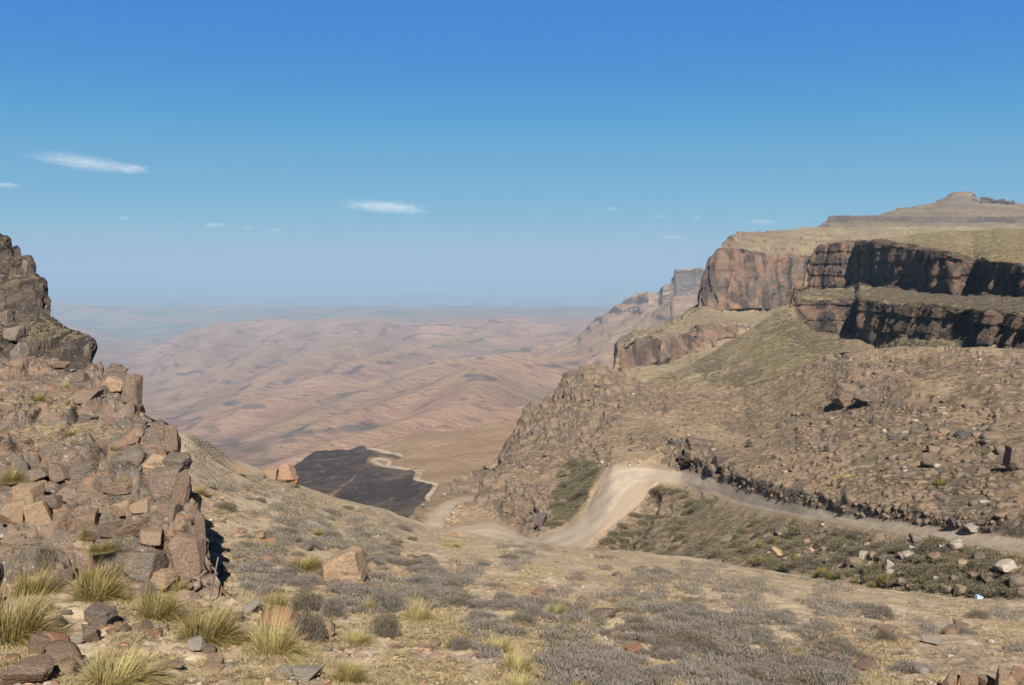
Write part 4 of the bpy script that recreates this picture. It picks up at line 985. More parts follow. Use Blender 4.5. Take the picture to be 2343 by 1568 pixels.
# ---- single stones and boulders that can be told apart
SB = [
 (F, 797, 1345, 108, 78, 'tan', 'large tan split boulder with a dark hollow under it, amid grey heath in the foreground'),
 (F, 762, 1340, 70, 50, 'tan', 'low tan rock leaning against the left side of the large split boulder'),
 (F, 838, 1362, 60, 22, 'stone', 'flat grey slab lying in front of the large split boulder'),
 (F, 652, 1112, 58, 44, 'red', 'rust-orange boulder on the slope crest above the burnt hillside, right one of the pair'),
 (F, 622, 1098, 40, 30, 'red', 'rust-orange boulder on the slope crest above the burnt hillside, left one of the pair'),
 (F, 672, 1112, 22, 22, 'red', 'small dark-footed orange rock at the right end of the crest boulders'),
 (F, 548, 1088, 26, 16, 'red', 'small orange rock on the crest left of the boulder pair'),
 (F, 80, 1508, 66, 54, 'stone', 'rounded grey-brown boulder below the biggest grass tussock'),
 (F, 56, 1474, 36, 22, 'pale', 'whitish angular stone resting against the rounded boulder at lower left'),
 (F, 60, 1578, 130, 56, 'stone', 'broad dark-shadowed boulder in the bottom left corner'),
 (F, 175, 1480, 46, 22, 'pale', 'lichen-white flat stone between the tussocks at lower left'),
 (F, 205, 1482, 44, 34, 'stone', 'grey stone leaning on the lichen-white flat stone'),
 (F, 232, 1452, 76, 46, 'stone', 'brown block beside the rubble below the outcrop'),
 (F, 132, 1440, 30, 26, 'stone', 'squared grey stone right of the biggest tussock'),
 (F, 446, 1512, 46, 34, 'pale', 'pale pointed stone below the tussock by the leaning post'),
 (F, 492, 1548, 54, 30, 'tan', 'flat tan slab near the bottom edge right of the pale pointed stone'),
 (F, 400, 1556, 40, 16, 'tan', 'thin tan slab near the bottom edge beside the straw tussock'),
 (F, 700, 1572, 80, 26, 'pale', 'cream slab cut by the bottom edge left of the dark green tussock'),
 (F, 1450, 1487, 40, 26, 'red', 'flat orange rock in the middle of the grey heath'),
 (F, 2033, 1462, 62, 26, 'red', 'flat rust-red rock on the dry grass at right'),
 (F, 2132, 1477, 46, 12, 'pale', 'flat pale grey slab at the edge of the bare patch'),
 (F, 2175, 1578, 44, 40, 'tan', 'leftmost tan block of the row at the bottom right corner'),
 (F, 2222, 1582, 46, 48, 'tan', 'upright tan block, second in the row at the bottom right corner'),
 (F, 2262, 1575, 40, 30, 'tan', 'small tan block behind the row at the bottom right corner'),
 (F, 2300, 1590, 66, 52, 'tan', 'largest tan block of the row at the bottom right corner'),
 (F, 2336, 1572, 60, 34, 'red', 'orange rock cut by the right edge above the row of blocks'),
 (F, 1325, 1500, 24, 14, 'pale', 'small pale stone at the left end of the grey heath'),
 (F, 1170, 1450, 30, 16, 'tan', 'small tan stone among purple twigs'),
 (M, 1932, 925, 66, 44, 'brown', 'big rounded brown boulder halfway up the right hillside, left of two'),
 (M, 1990, 923, 74, 36, 'brown', 'big rounded brown boulder halfway up the right hillside, right of two'),
 (M, 2334, 1088, 56, 54, 'brown', 'large brown boulder at the right edge above the road'),
 (M, 2186, 1213, 24, 26, 'dark', 'black rock standing left of the white crusted ledge by the road'),
 (M, 2232, 1217, 46, 13, 'pale', 'white crusted rock ledge beside the road at far right'),
 (M, 1582, 1056, 42, 30, 'brown', 'upright brown rock above the outside of the road bend'),
 (M, 1556, 1048, 16, 24, 'dark', 'narrow black rock face above the road bend'),
 (M, 1640, 1066, 40, 26, 'brown', 'low brown rock right of the upright one above the road bend'),
 (M, 1600, 1035, 70, 30, 'brown', 'reddish brown slab above the upright rock at the road bend'),
 (M, 1236, 1203, 34, 30, 'dark', 'dark hollowed rock at the foot of the crag above the hairpin'),
 (M, 2312, 1325, 60, 34, 'pale', 'pale squared block in the green scrub at the right edge'),
 (M, 2200, 1365, 34, 30, 'stone', 'grey rounded rock at the foot of the green scrub'),
 (M, 2035, 1310, 22, 26, 'pale', 'pale upright stone in the middle of the scrub below the road'),
 (M, 2068, 1290, 24, 18, 'pale', 'pale tilted stone right of the upright one in the scrub below the road'),
]
MM = {'tan': m_tanstone, 'stone': m_stone, 'red': m_redstone, 'pale': m_palestone, 'brown': m_brownstone, 'dark': m_darkstone, 'white': m_white}
for i, (sh, u_, v_, w_, h_, mk, lab) in enumerate(SB):
    me = rock_mesh('boulder', MM[mk], 5, 500 + i, boxy=.6, nplanes=6, rough=.07, crack=.05)
    o = link('boulder' if w_ > 35 else 'stone', me, label=lab, cat='boulder' if w_ > 35 else 'stone')
    place_px(o, sh, u_, v_, w_, h_ * 1.1, sink=.12)

# rocky tors on the skyline
for i, (u_, v_, w_, h_) in enumerate([(2262, 466, 34, 16), (2290, 467, 30, 12), (2314, 468, 22, 10)]):
    me = rock_mesh('rock_tor', m_darkstone, 5, 700 + i, boxy=.3, rough=.15, crack=.12)
    o = link('rock_tor', me, label='dark rock tor on the summit ridge, ' + ['largest, just right of the peak', 'middle of the three', 'smallest, nearest the right edge'][i], cat='rock')
    place_px(o, C4, u_, v_, w_, h_, sink=.3)

# ---- scattered stones
VAR = {k: [rock_mesh('stone', MM[k], 3, 800 + 10 * j + i, boxy=.5, rough=.08) for i in range(4)] for j, k in enumerate(MM)}
BARE = [(2070, 1478), (2200, 1458), (2342, 1488), (2700, 1488), (2700, 1560), (2342, 1556), (2200, 1552), (2110, 1522)]
def scatter(sheet, n, poly, rs, vmin=0, keep=None):
    us_ = [p_[0] for p_ in poly]; vs_ = [p_[1] for p_ in poly]; out = []
    while len(out) < n:
        a = rs.uniform(min(us_), max(us_), 4000); b = rs.uniform(min(vs_), max(vs_), 4000)
        m = poly_mask(a, b, poly, 1) > .5
        if keep is not None: m &= keep(a, b)
        if sheet is F: m &= ~((poly_mask(a, b, BARE, 30) > .5) & (rs.uniform(0, 1, len(a)) < .93))
        out += list(zip(a[m], b[m]))
        if not m.any(): break
    return out[:n]
FPOLY = [(470, 1110), (600, 1090), (800, 1160), (1000, 1225), (1200, 1250), (1630, 1290), (2150, 1375), (2342, 1385), (2342, 1566), (0, 1566), (0, 1420), (330, 1370), (480, 1400)]
rs = np.random.RandomState(5)
def fkeep(a, b):
    n = fbm(np.stack([a * .006, b * .012, 0 * a], -1), 3, 5)
    w_ = np.where(a < 750, .55, .45); return rs.uniform(0, 1, len(a)) < w_ * (.4 + n)
for i, (u_, v_) in enumerate(scatter(F, 130, FPOLY, rs, keep=fkeep)):
    P = F.at(u_, v_); k = rs.choice(['tan', 'stone', 'red', 'pale', 'stone', 'tan', 'stone'])
    o = link('stone', VAR[k][rs.randint(4)], label='small loose stone lying on the dry foreground slope', cat='stone', group='loose stones on the foreground slope')
    s_ = rs.gamma(2.2, .028) + .03 + P[1] * .0009
    o.scale = (s_ * rs.uniform(.9, 1.6), s_ * rs.uniform(.8, 1.2), s_ * rs.uniform(.5, .8)); o.rotation_euler = (rs.uniform(-.2, .2), rs.uniform(-.2, .2), rs.uniform(0, 6.28)); o.location = (P[0], P[1], P[2] + s_ * .3)
# rubble heap under the outcrop
for i, (u_, v_) in enumerate(scatter(F, 30, [(170, 1430), (260, 1440), (390, 1455), (400, 1475), (290, 1485), (220, 1470)], rs)):
    P = F.at(u_, v_); k = rs.choice(['tan', 'red', 'pale', 'stone'])
    o = link('stone', VAR[k][rs.randint(4)], label='small broken stone in the rubble strip below the outcrop tussocks', cat='stone', group='rubble below the outcrop')
    s_ = rs.uniform(.03, .075); o.scale = (s_ * 1.3, s_, s_ * .8); o.rotation_euler = (0, 0, rs.uniform(0, 6.28)); o.location = (P[0], P[1], P[2] + s_ * .5)
# boulders strewn in the scrub below the road and on the hillside
SCR = [(1760, 1188), (1940, 1208), (2060, 1228), (2342, 1278), (2342, 1368), (2150, 1362), (1900, 1325), (1760, 1290)]
for i, (u_, v_) in enumerate(scatter(M, 84, SCR, rs)):
    P = M.at(u_, v_); k = rs.choice(['tan', 'stone', 'pale', 'brown', 'stone'])
    o = link('stone', VAR[k][rs.randint(4)], label='rough stone among the dark scrub on the fill slope below the road', cat='stone', group='stones in the scrub below the road')
    s_ = rs.gamma(2., .09) + .13
    o.scale = (s_ * rs.uniform(.9, 1.4), s_ * rs.uniform(.8, 1.2), s_ * rs.uniform(.6, .95)); o.rotation_euler = (rs.uniform(-.3, .3), rs.uniform(-.3, .3), rs.uniform(0, 6.28)); o.location = (P[0], P[1], P[2] + s_ * .5)
HIL = [(1120, 1120), (1340, 880), (1480, 900), (1900, 830), (2342, 810), (2342, 1200), (2060, 1140), (1700, 1080), (1560, 1030), (1400, 1040), (1250, 1200)]
rkm = np.clip(rk, 0, 1)
def hkeep(a, b):
    n = fbm(np.stack([a * .004, b * .009, 0 * a], -1), 3, 15); return rs.uniform(0, 1, len(a)) < (.25 + 1.2 * n)
for i, (u_, v_) in enumerate(scatter(M, 260, HIL, rs, keep=hkeep)):
    P = M.at(u_, v_); k = rs.choice(['brown', 'brown', 'stone', 'brown', 'pale', 'dark'], p=[.32, .32, .2, .1, .0, .06])
    o = link('boulder', VAR[k][rs.randint(4)], label='weathered boulder strewn on the brown hillside above the road', cat='boulder', group='boulders strewn over the right hillside')
    s_ = rs.gamma(1.5, .16) + .18 + P[1] * .0010
    o.scale = (s_ * rs.uniform(1, 1.8), s_ * rs.uniform(.8, 1.2), s_ * rs.uniform(.5, .8)); o.rotation_euler = (rs.uniform(-.2, .2), rs.uniform(-.2, .2), rs.uniform(0, 6.28)); o.location = (P[0], P[1], P[2] + s_ * .05)
# stones lining the road edge
for i, (u_, v_) in enumerate([(1350 + k * 9 + rs.uniform(-3, 3), 1062 - 4 * math.sin(k) + rs.uniform(-3, 3)) for k in range(14)] + [(1022 + rs.uniform(-3, 6) + k * 3.5, 1204 - k * 5.2) for k in range(10)]):
    P = M.at(u_, v_); k = rs.choice(['pale', 'tan']) if i >= 14 else rs.choice(['stone', 'pale'])
    o = link('stone', VAR[k][rs.randint(4)], label='pale stone of the low row edging the outer ' + ('road bend' if i < 14 else 'hairpin'), cat='stone', group='edge stones at the ' + ('road bend' if i < 14 else 'hairpin'))
    s_ = rs.uniform(.22, .5); o.scale = (s_ * 1.2, s_, s_ * .8); o.rotation_euler = (0, 0, rs.uniform(0, 6.28)); o.location = (P[0], P[1], P[2] + s_ * .4)

# ---- grass tussocks
def blades(n, seed, rad=.22, L=(.36, .60), spread=1.42, wid=.011, lean=.22, segs=4, droop=.45, up=0):
    r = np.random.RandomState(seed)
    a = r.uniform(0, 2 * math.pi, n); th = np.abs(spread * np.sqrt(r.uniform(0, 1, n))) * 1.0
    rr = rad * np.sqrt(r.uniform(0, 1, n)); L_ = r.uniform(L[0] * .75, L[1], n) * (1 - .25 * (th / 1.6) ** 2) * (1 + .22 * np.sin(2 * a + seed) + .14 * np.sin(5 * a + seed * 2))
    root = np.stack([rr * np.cos(a), rr * np.sin(a), 0 * a], -1)
    a2 = a + r.normal(0, .35, n)
    d = np.stack([np.sin(th) * np.cos(a2) + lean, np.sin(th) * np.sin(a2) - lean * .3, np.cos(th) + up], -1); d /= np.linalg.norm(d, axis=1, keepdims=True)
    side = np.stack([-np.sin(a2 + r.normal(0, .8, n)), np.cos(a2), 0 * a], -1)
    V = []; tint = []; tb = r.uniform(0, 1, n)
    for k in range(segs + 1):
        t = k / segs; c = root + d * (L_ * t)[:, None]; c[:, 2] -= droop * L_ * t * t * (.35 + np.sin(th)) * .85
        c[:, 0] += lean * .5 * L_ * t * t
        c[:, 2] = np.maximum(c[:, 2], .015 * tb)
        w_ = wid * (1 - t) ** .6 * .5
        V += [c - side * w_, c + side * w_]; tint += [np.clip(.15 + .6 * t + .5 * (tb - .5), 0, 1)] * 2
    V = np.stack(V, 1); nv = 2 * (segs + 1)
    q = np.array([[2 * k, 2 * k + 1, 2 * k + 3, 2 * k + 2] for k in range(segs)])
    Q = (np.arange(n)[:, None, None] * nv + q[None]).reshape(-1, 4)
    return V.reshape(-1, 3), Q, np.stack(tint, 1).ravel()
def tuft_mesh(name, mat, **kw):
    V, Q, t = blades(**kw); return mesh_np(name, V, Q, attrs={'tint': t}, mat=mat, smooth=False)
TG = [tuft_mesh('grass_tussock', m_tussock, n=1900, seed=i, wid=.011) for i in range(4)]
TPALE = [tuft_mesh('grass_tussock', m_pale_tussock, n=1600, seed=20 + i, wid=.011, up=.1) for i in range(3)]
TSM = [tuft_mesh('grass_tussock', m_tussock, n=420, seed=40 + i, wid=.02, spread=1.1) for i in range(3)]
TU = [
 (22, 1478, 165, 160, 0, 'biggest green-gold grass tussock, cut by the left edge'),
 (70, 1362, 90, 80, 0, 'green tussock above the biggest one, beside a dark grey bush'),
 (218, 1392, 128, 100, 0, 'broad windswept tussock below the middle of the outcrop'),
 (355, 1440, 112, 105, 0, 'dense tussock between the broad one and the post, below the outcrop'),
 (468, 1494, 150, 120, 0, 'wide windswept tussock just below the leaning post'),
 (624, 1512, 125, 125, 1, 'round golden tussock standing alone right of the wide one'),
 (255, 1590, 175, 115, 1, 'large straw-coloured tussock cut by the bottom edge at left'),
 (795, 1578, 92, 82, 0, 'dark green tussock cut by the bottom edge, left of centre'),
 (218, 1300, 100, 52, 0, 'flattened tussock growing on the lower outcrop'),
 (210, 1215, 56, 46, 0, 'tussock in the cleft of the outcrop among orange blocks'),
 (415, 1350, 44, 42, 0, 'small upright tussock at the foot of the biggest outcrop block'),
 (455, 1132, 40, 28, 0, 'tussock just right of the outcrop edge on the slope'),
 (620, 1392, 62, 52, 0, 'tussock beside a rounded grey bush above the round golden one'),
 (688, 1310, 84, 42, 0, 'olive tussock left of the split boulder'),
 (722, 1226, 42, 24, 0, 'small yellow-green tussock upslope of the split boulder'),
 (615, 1262, 40, 24, 0, 'small tussock on the upper slope left of the yellow-green one'),
 (836, 1408, 50, 44, 0, 'tussock with tiny orange flowers below the split boulder'),
 (957, 1428, 76, 66, 1, 'pale gold tussock right of the split boulder'),
 (962, 1378, 46, 34, 0, 'small green tussock behind the pale gold one'),
 (812, 1475, 84, 54, 1, 'cream-coloured tussock touching a grey bush below the split boulder'),
 (1044, 1486, 70, 60, 0, 'mixed green and grey tussock near the bottom centre'),
 (1132, 1496, 84, 62, 1, 'upper of the overlapping straw tussocks at bottom centre'),
 (1182, 1548, 84, 84, 1, 'middle of the overlapping straw tussocks at bottom centre'),
 (1190, 1600, 96, 60, 1, 'lowest of the overlapping straw tussocks, cut by the bottom edge'),
 (1000, 1588, 54, 40, 1, 'straw tussock peeking over the bottom edge left of the overlapping ones'),
 (1325, 1582, 60, 46, 1, 'straw tussock peeking over the bottom edge right of the overlapping ones'),
 (1270, 1424, 50, 44, 0, 'orange-green tussock at the left end of the grey heath'),
 (1210, 1383, 20, 18, 0, 'tiny tussock standing alone on the pale slope'),
 (1270, 1478, 38, 22, 0, 'yellow-green cushion of grass below the orange-green tussock'),
 (1030, 1250, 50, 14, 1, 'low golden grass streak near the crest, above the road hairpin'),
 (52, 1040, 46, 38, 0, 'tussock on the grassy shelf of the outcrop, near the left edge'),
 (32, 1092, 62, 48, 0, 'dark tussock on the outcrop below the shelf one, near the left edge'),
 (92, 925, 44, 32, 0, 'windswept tussock high on the outcrop below the pale slabs'),
 (163, 998, 32, 26, 0, 'round tussock in the middle of the outcrop shelf'),
 (206, 1012, 32, 24, 0, 'tussock right of the round one on the outcrop shelf'),
 (148, 880, 32, 26, 1, 'small golden tussock among the top blocks of the outcrop'),
 (268, 1038, 34, 20, 0, 'tussock beside the right blocks of the outcrop shelf'),
 (232, 1280, 66, 34, 0, 'half-hidden tussock under the grey lichened block'),
 (290, 1105, 30, 20, 0, 'grass tuft between the orange blocks of the outcrop'),
 (122, 1410, 34, 26, 0, 'small tussock between the biggest tussock and the broad windswept one'),
]
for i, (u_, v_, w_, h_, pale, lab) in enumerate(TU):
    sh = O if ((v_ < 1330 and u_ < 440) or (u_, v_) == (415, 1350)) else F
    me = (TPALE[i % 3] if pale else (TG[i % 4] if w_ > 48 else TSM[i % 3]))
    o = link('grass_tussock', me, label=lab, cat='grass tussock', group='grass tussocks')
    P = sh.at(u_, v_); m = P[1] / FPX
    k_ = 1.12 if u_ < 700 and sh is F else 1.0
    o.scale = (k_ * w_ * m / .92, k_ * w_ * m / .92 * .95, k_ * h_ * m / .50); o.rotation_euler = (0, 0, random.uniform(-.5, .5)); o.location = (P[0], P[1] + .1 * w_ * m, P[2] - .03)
    if sh is O: o.location.y -= .12; o.location.z += .03
# yellow bunches in the scrub below the road
YT = [(1738, 1252, 26, 22), (1772, 1240, 24, 20), (1740, 1290, 30, 18), (1722, 1288, 20, 16), (1768, 1284, 30, 20), (1800, 1300, 44, 20), (1820, 1290, 24, 20), (1790, 1268, 20, 16), (1850, 1322, 30, 20), (1882, 1318, 34, 26), (1905, 1330, 34, 26), (1935, 1322, 26, 22), (1958, 1332, 24, 18), (2028, 1338, 50, 36), (1995, 1345, 30, 22), (2150, 1110, 56, 26), (2185, 1315, 34, 20), (2100, 1345, 26, 20), (2320, 1290, 30, 18), (1700, 1262, 18, 14), (1815, 1275, 16, 14)]
m_yel = TSM
for i, (u_, v_, w_, h_) in enumerate(YT):
    me = [tuft_mesh('grass_tussock', m_olive, n=520, seed=60 + k, wid=.03, spread=1.15) for k in range(2)][i % 2] if i < 2 else YM[i % 2]
    if i == 0: YM = [me, None]
    if i == 1: YM[1] = me
    o = link('grass_tussock', me, label='olive-yellow grass bunch in the dark scrub below the road' if v_ > 1200 else 'single olive-yellow bush on the hillside above the road, at right', cat='grass tussock', group='olive-yellow bunches below the road' if v_ > 1200 else None)
    P = M.at(u_, v_); m = P[1] / FPX; o.scale = (w_ * m / .95, w_ * m / .95, h_ * m / .5); o.rotation_euler = (0, 0, random.uniform(0, 6)); o.location = P
o = link('grass_mound', tuft_mesh('grass_mound', m_pale_tussock, n=500, seed=77, wid=.03), label='long pale straw grass mound on the hillside above the road', cat='grass mound'); P = M.at(1932, 1100); m = P[1] / FPX; o.scale = (64 * m, 30 * m, 24 * m); o.location = P

# ---- low shrubs
def leafball(n, seed, size=.05, h=.55, upright=.6, inner=.35, elong=1.8):
    r = np.random.RandomState(seed)
    a = r.uniform(0, 2 * math.pi, n); cz = r.uniform(0, 1, n); s_ = np.sqrt(1 - cz * cz)
    rr = inner + (1 - inner) * r.uniform(0, 1, n) ** .45
    lump = 1 + .28 * vnoise(np.stack([np.cos(a) * s_ * 2.2, np.sin(a) * s_ * 2.2, cz * 2.2], -1) + seed, seed)
    c = np.stack([s_ * np.cos(a), s_ * np.sin(a), cz * h], -1) * (rr * lump)[:, None]
    ax = c * np.array([.8, .8, 1]) + np.array([0, 0, upright]) + r.normal(0, .3, (n, 3)); ax /= np.linalg.norm(ax, axis=1, keepdims=True)
    sd = np.cross(ax, r.normal(0, 1, (n, 3))); sd /= np.linalg.norm(sd, axis=1, keepdims=True) + 1e-9
    L_ = size * elong * r.uniform(.6, 1.3, n)[:, None]; w_ = size * .26 * r.uniform(.7, 1.2, n)[:, None]
    V = np.stack([c - sd * w_ * .6, c + sd * w_ * .6, c + ax * L_ + sd * w_, c + ax * L_ * 1.15 - sd * w_ * .8], 1)
    tint = np.repeat(np.clip(r.uniform(0, 1, n) * .7 + .3 * rr, 0, 1), 4)
    return V.reshape(-1, 3), np.arange(4 * n).reshape(-1, 4), tint
def shrub_mesh(name, mat, **kw):
    V, Q, t = leafball(**kw); return mesh_np(name, V, Q, attrs={'tint': t}, mat=mat, smooth=False)
HE = [shrub_mesh('heath_shrub', m_heath, n=4200, seed=i, size=.042) for i in range(4)] + [shrub_mesh('heath_shrub', m_heath_dark, n=3800, seed=9 + i, size=.042) for i in range(2)]
SH = [(105, 1330, 90, 80, 4, 'dark grey bush between the upper left tussock and the outcrop'), (700, 1408, 86, 60, 4, 'rounded dark grey bush above and right of the round golden tussock'), (702, 1478, 82, 70, 4, 'tall grey bush touching the right side of the round golden tussock'),
 (760, 1430, 60, 50, 0, 'loose grey bush below the split boulder, left of the cream tussock'), (880, 1400, 100, 60, 0, 'spreading grey bush between the orange-flowered and pale gold tussocks'), (882, 1465, 70, 60, 5, 'grey-brown bush right of the cream-coloured tussock'),
 (1052, 1492, 50, 34, 0, 'grey woolly bush at the foot of the mixed tussock'), (338, 1400, 36, 44, 1, 'pale grey-green sprig at the left side of the dense tussock'), (2018, 1420, 84, 34, 0, 'isolated grey heath clump on the dry grass at right'), (2243, 1428, 56, 18, 4, 'small dark heath clump near the right edge'), (2030, 1482, 50, 26, 4, 'dark heath clump in front of the flat rust-red rock'), (1150, 1390, 60, 26, 0, 'low grey heath on the pale slope left of the tiny tussock')]
for i, (u_, v_, w_, h_, k, lab) in enumerate(SH):
    o = link('heath_shrub', HE[k], label=lab, cat='shrub', group='grey heath shrubs'); P = F.at(u_, v_); m = P[1] / FPX
    o.scale = (w_ * m / 2, w_ * m / 2, h_ * m / .62); o.rotation_euler = (0, 0, random.uniform(0, 6)); o.location = (P[0], P[1] + w_ * m * .25, P[2] - .02)
HPOLY = [(1340, 1370), (1500, 1362), (1660, 1385), (1760, 1420), (1880, 1440), (1960, 1480), (1950, 1540), (1900, 1580), (1420, 1580), (1260, 1530), (1255, 1450), (1290, 1400)]
HP2 = [(800, 1262), (900, 1245), (990, 1290), (1060, 1345), (1120, 1400), (1000, 1400), (900, 1350), (830, 1300)]
HP3 = [(1030, 1370), (1250, 1380), (1260, 1450), (1120, 1440)]
HP4 = [(560, 1200), (760, 1200), (790, 1330), (640, 1350), (560, 1280)]
HPX = [(480, 1110), (600, 1090), (1000, 1225), (1630, 1290), (2150, 1375), (2342, 1390), (2342, 1560), (1960, 1560), (1000, 1400), (480, 1300)]
pts = scatter(F, 150, HPOLY, rs, keep=lambda a, b: fbm(np.stack([a * .012, b * .025, 0 * a], -1), 3, 44) > -.02) + scatter(F, 56, HP2, rs) + scatter(F, 14, HP3, rs) + scatter(F, 26, HP4, rs) + scatter(F, 42, HPX, rs)
for i, (u_, v_) in enumerate(pts):
    k = rs.choice([0, 1, 2, 3, 4, 5]); P = F.at(u_, v_)
    lab, grp = (('grey-violet heath shrub in the dense patch at lower right centre', 'heath shrubs of the dense patch') if i < 150 else ('grey heath shrub in the patch behind the split boulder', 'heath shrubs behind the split boulder') if i < 206 else ('grey heath shrub scattered on the foreground slope', 'scattered grey heath shrubs'))
    o = link('heath_shrub', HE[k], label=lab, cat='shrub', group=grp)
    s_ = rs.uniform(.14, .31) * (1 + (P[1] - 14) * .015); o.scale = (s_ * rs.uniform(.9, 1.5), s_ * rs.uniform(.8, 1.2), s_ * rs.uniform(.7, 1.)); o.rotation_euler = (0, 0, rs.uniform(0, 6.28)); o.location = (P[0], P[1], P[2] - .03)
# dry purple twig mats
PM = shrub_mesh('twig_mat', m_purple, n=600, seed=88, size=.07, h=.3)
for u_, v_, w_, lab in [(1060, 1455, 36, 'purple dry twig mat above the mixed tussock'), (905, 1478, 40, 'reddish purple twig mat right of the grey-brown bush'), (1105, 1510, 60, 'large purple twig mat left of the overlapping straw tussocks'), (1155, 1470, 34, 'purple twig mat above the overlapping straw tussocks'), (985, 1478, 46, 'thin purple twig mat on bare soil at bottom centre'), (1370, 1530, 50, 'reddish twigs at the left foot of the heath patch')]:
    o = link('twig_mat', PM, label=lab, cat='twig mat', group='dry purple twig mats'); P = F.at(u_, v_); m = P[1] / FPX; o.scale = (w_ * m / 2, w_ * m / 2.4, w_ * m / 2); o.location = P

# green scrub on the mid slopes
GM = [shrub_mesh('green_bush', m_green, n=1100, seed=120 + i, size=.075) for i in range(3)] + [shrub_mesh('green_bush', m_heath_dark, n=1100, seed=130, size=.075)]
SC2 = [(1488, 1132), (1512, 1116), (1600, 1136), (1700, 1172), (1840, 1200), (2060, 1238), (2342, 1290), (2342, 1368), (2150, 1362), (1900, 1322), (1640, 1280), (1360, 1255), (1420, 1200)]
SC3 = [(1290, 1062), (1345, 1055), (1372, 1080), (1355, 1120), (1340, 1150), (1300, 1192), (1262, 1210), (1266, 1150), (1272, 1100)]
pts = scatter(M, 235, SC2, rs, keep=lambda a, b: fbm(np.stack([a * .015, b * .03, 0 * a], -1), 3, 46) > -.1) + scatter(M, 60, SC3, rs)
for i, (u_, v_) in enumerate(pts):
    P = M.at(u_, v_); o = link('green_bush', GM[rs.choice([0, 1, 2, 3], p=[.25, .25, .2, .3])], label='low dark green bush on the fill slope below the road' if i < 235 else 'low green bush on the slope inside the road bend, left of the road', cat='bush', group='bushes below the road' if i < 235 else 'bushes inside the road bend')
    s_ = rs.uniform(.5, 1.25) * (P[1] / 120) ** .5; o.scale = (s_ * rs.uniform(.9, 1.5), s_, s_ * rs.uniform(.7, 1.1)); o.rotation_euler = (0, 0, rs.uniform(0, 6.28)); o.location = (P[0], P[1], P[2] - .08)

# ---- uncountable ground cover (stuff)
def field(name, mat, sheet, poly, n, mk, size, seed, kind='stuff', keep=None, grow=0):
    r = np.random.RandomState(seed); pts = scatter(sheet, n, poly, r, keep=keep); n = len(pts)
    A = np.array([sheet.at(a, b) for a, b in pts]); V0, Q0, t0 = mk; Q0 = np.asarray(Q0)
    nv = len(V0); s_ = (size[0] + (size[1] - size[0]) * r.uniform(0, 1, n) ** (2.5 if name in ('rubble', 'gravel') else 1)) * (1 + grow * A[:, 1]); a = r.uniform(0, 6.28, n); ca, sa = np.cos(a), np.sin(a)
    X = (V0[None, :, 0] * ca[:, None] - V0[None, :, 1] * sa[:, None]) * s_[:, None] + A[:, :1]
    Y = (V0[None, :, 0] * sa[:, None] + V0[None, :, 1] * ca[:, None]) * s_[:, None] + A[:, 1:2]
    Z = V0[None, :, 2] * s_[:, None] * r.uniform(.7, 1.2, n)[:, None] + A[:, 2:3]
    V = np.stack([X, Y, Z], -1).reshape(-1, 3); Q = (np.arange(n)[:, None, None] * nv + Q0[None]).reshape(-1, Q0.shape[1]); tri = Q0.shape[1] == 3
    t = np.clip(np.tile(t0, n) * .7 + np.repeat(r.uniform(0, .4, n), nv), 0, 1)
    return link(name, mesh_np(name, V, None if tri else Q, tris=Q if tri else None, attrs={'tint': t}, mat=mat, smooth=False), kind=kind)
G6 = blades(9, 3, rad=.12, L=(.5, 1.), wid=.12, segs=1, spread=1.2)
H6 = leafball(64, 5, size=.16, h=.6)
def gk(s, thr, fu=.01, fv=.02):
    r_ = np.random.RandomState(s)
    def k(a, b):
        n = fbm(np.stack([a * fu, b * fv, 0 * a], -1), 4, s); return (n > thr) & (r_.uniform(0, 1, len(a)) < .95)
    return k
field('dry_grass', m_dry, F, [(470, 1100), (600, 1085), (1000, 1220), (1630, 1285), (2150, 1370), (2400, 1382), (2400, 1640), (-80, 1640), (-80, 1430), (400, 1390)], 36000, G6, (.05, .13), 91, keep=gk(91, -.12), grow=.022)
field('heath_ground_cover', m_heath, F, [(470, 1110), (600, 1092), (1000, 1225), (1630, 1288), (2150, 1372), (2400, 1385), (2400, 1640), (1300, 1640), (1000, 1440), (470, 1360)], 3200, H6, (.05, .15), 92, keep=gk(92, .12), grow=.02)
field('heath_ground_cover', m_heath, F, HPOLY, 420, H6, (.07, .17), 97, keep=gk(97, .0))
field('heath_ground_cover', m_heath_dark, F, HPOLY, 420, H6, (.07, .17), 98, keep=gk(98, .05))
field('hillside_tufts', m_heath_dark, M, HIL, 7000, H6, (.10, .30), 93, keep=gk(93, -.05), grow=.004)
field('hillside_grass', m_dry, M, HIL, 7000, G6, (.14, .35), 94, keep=gk(94, 0), grow=.004)
field('scrub', m_green, M, SC2, 1900, H6, (.2, .45), 95, keep=gk(95, -.05, .02, .04))
field('scrub', m_heath_dark, M, SC2, 2000, H6, (.2, .45), 99, keep=gk(99, -.05, .02, .04))
field('scrub', m_green, M, SC3, 1300, H6, (.25, .6), 96, keep=gk(96, -.2))
field('cliff_shelf_scrub', m_heath_dark, C1, [(1830, 668), (1950, 665), (2000, 660), (2342, 684), (2342, 722), (2140, 700), (1990, 690), (1900, 688)], 2500, H6, (.5, 1.3), 101)
field('cliff_shelf_grass', m_tussock, C1, [(1900, 670), (2342, 684), (2342, 722), (2140, 700), (1990, 690)], 2500, G6, (.7, 1.6), 102)
field('cliff_top_grass', m_dry, C1, [(2010, 552), (2110, 536), (2342, 524), (2342, 608), (2200, 592), (2100, 570)], 3500, G6, (.6, 1.8), 103)
def peb(seed):
    V_, T__ = rock_verts(2, seed, boxy=.5, nplanes=4); return V_ * np.array([1.2, .9, .7]), T__, np.zeros(len(V_))
FG = [(470, 1110), (600, 1090), (1000, 1225), (1630, 1288), (2150, 1372), (2400, 1385), (2400, 1640), (-80, 1640), (-80, 1440), (470, 1390)]
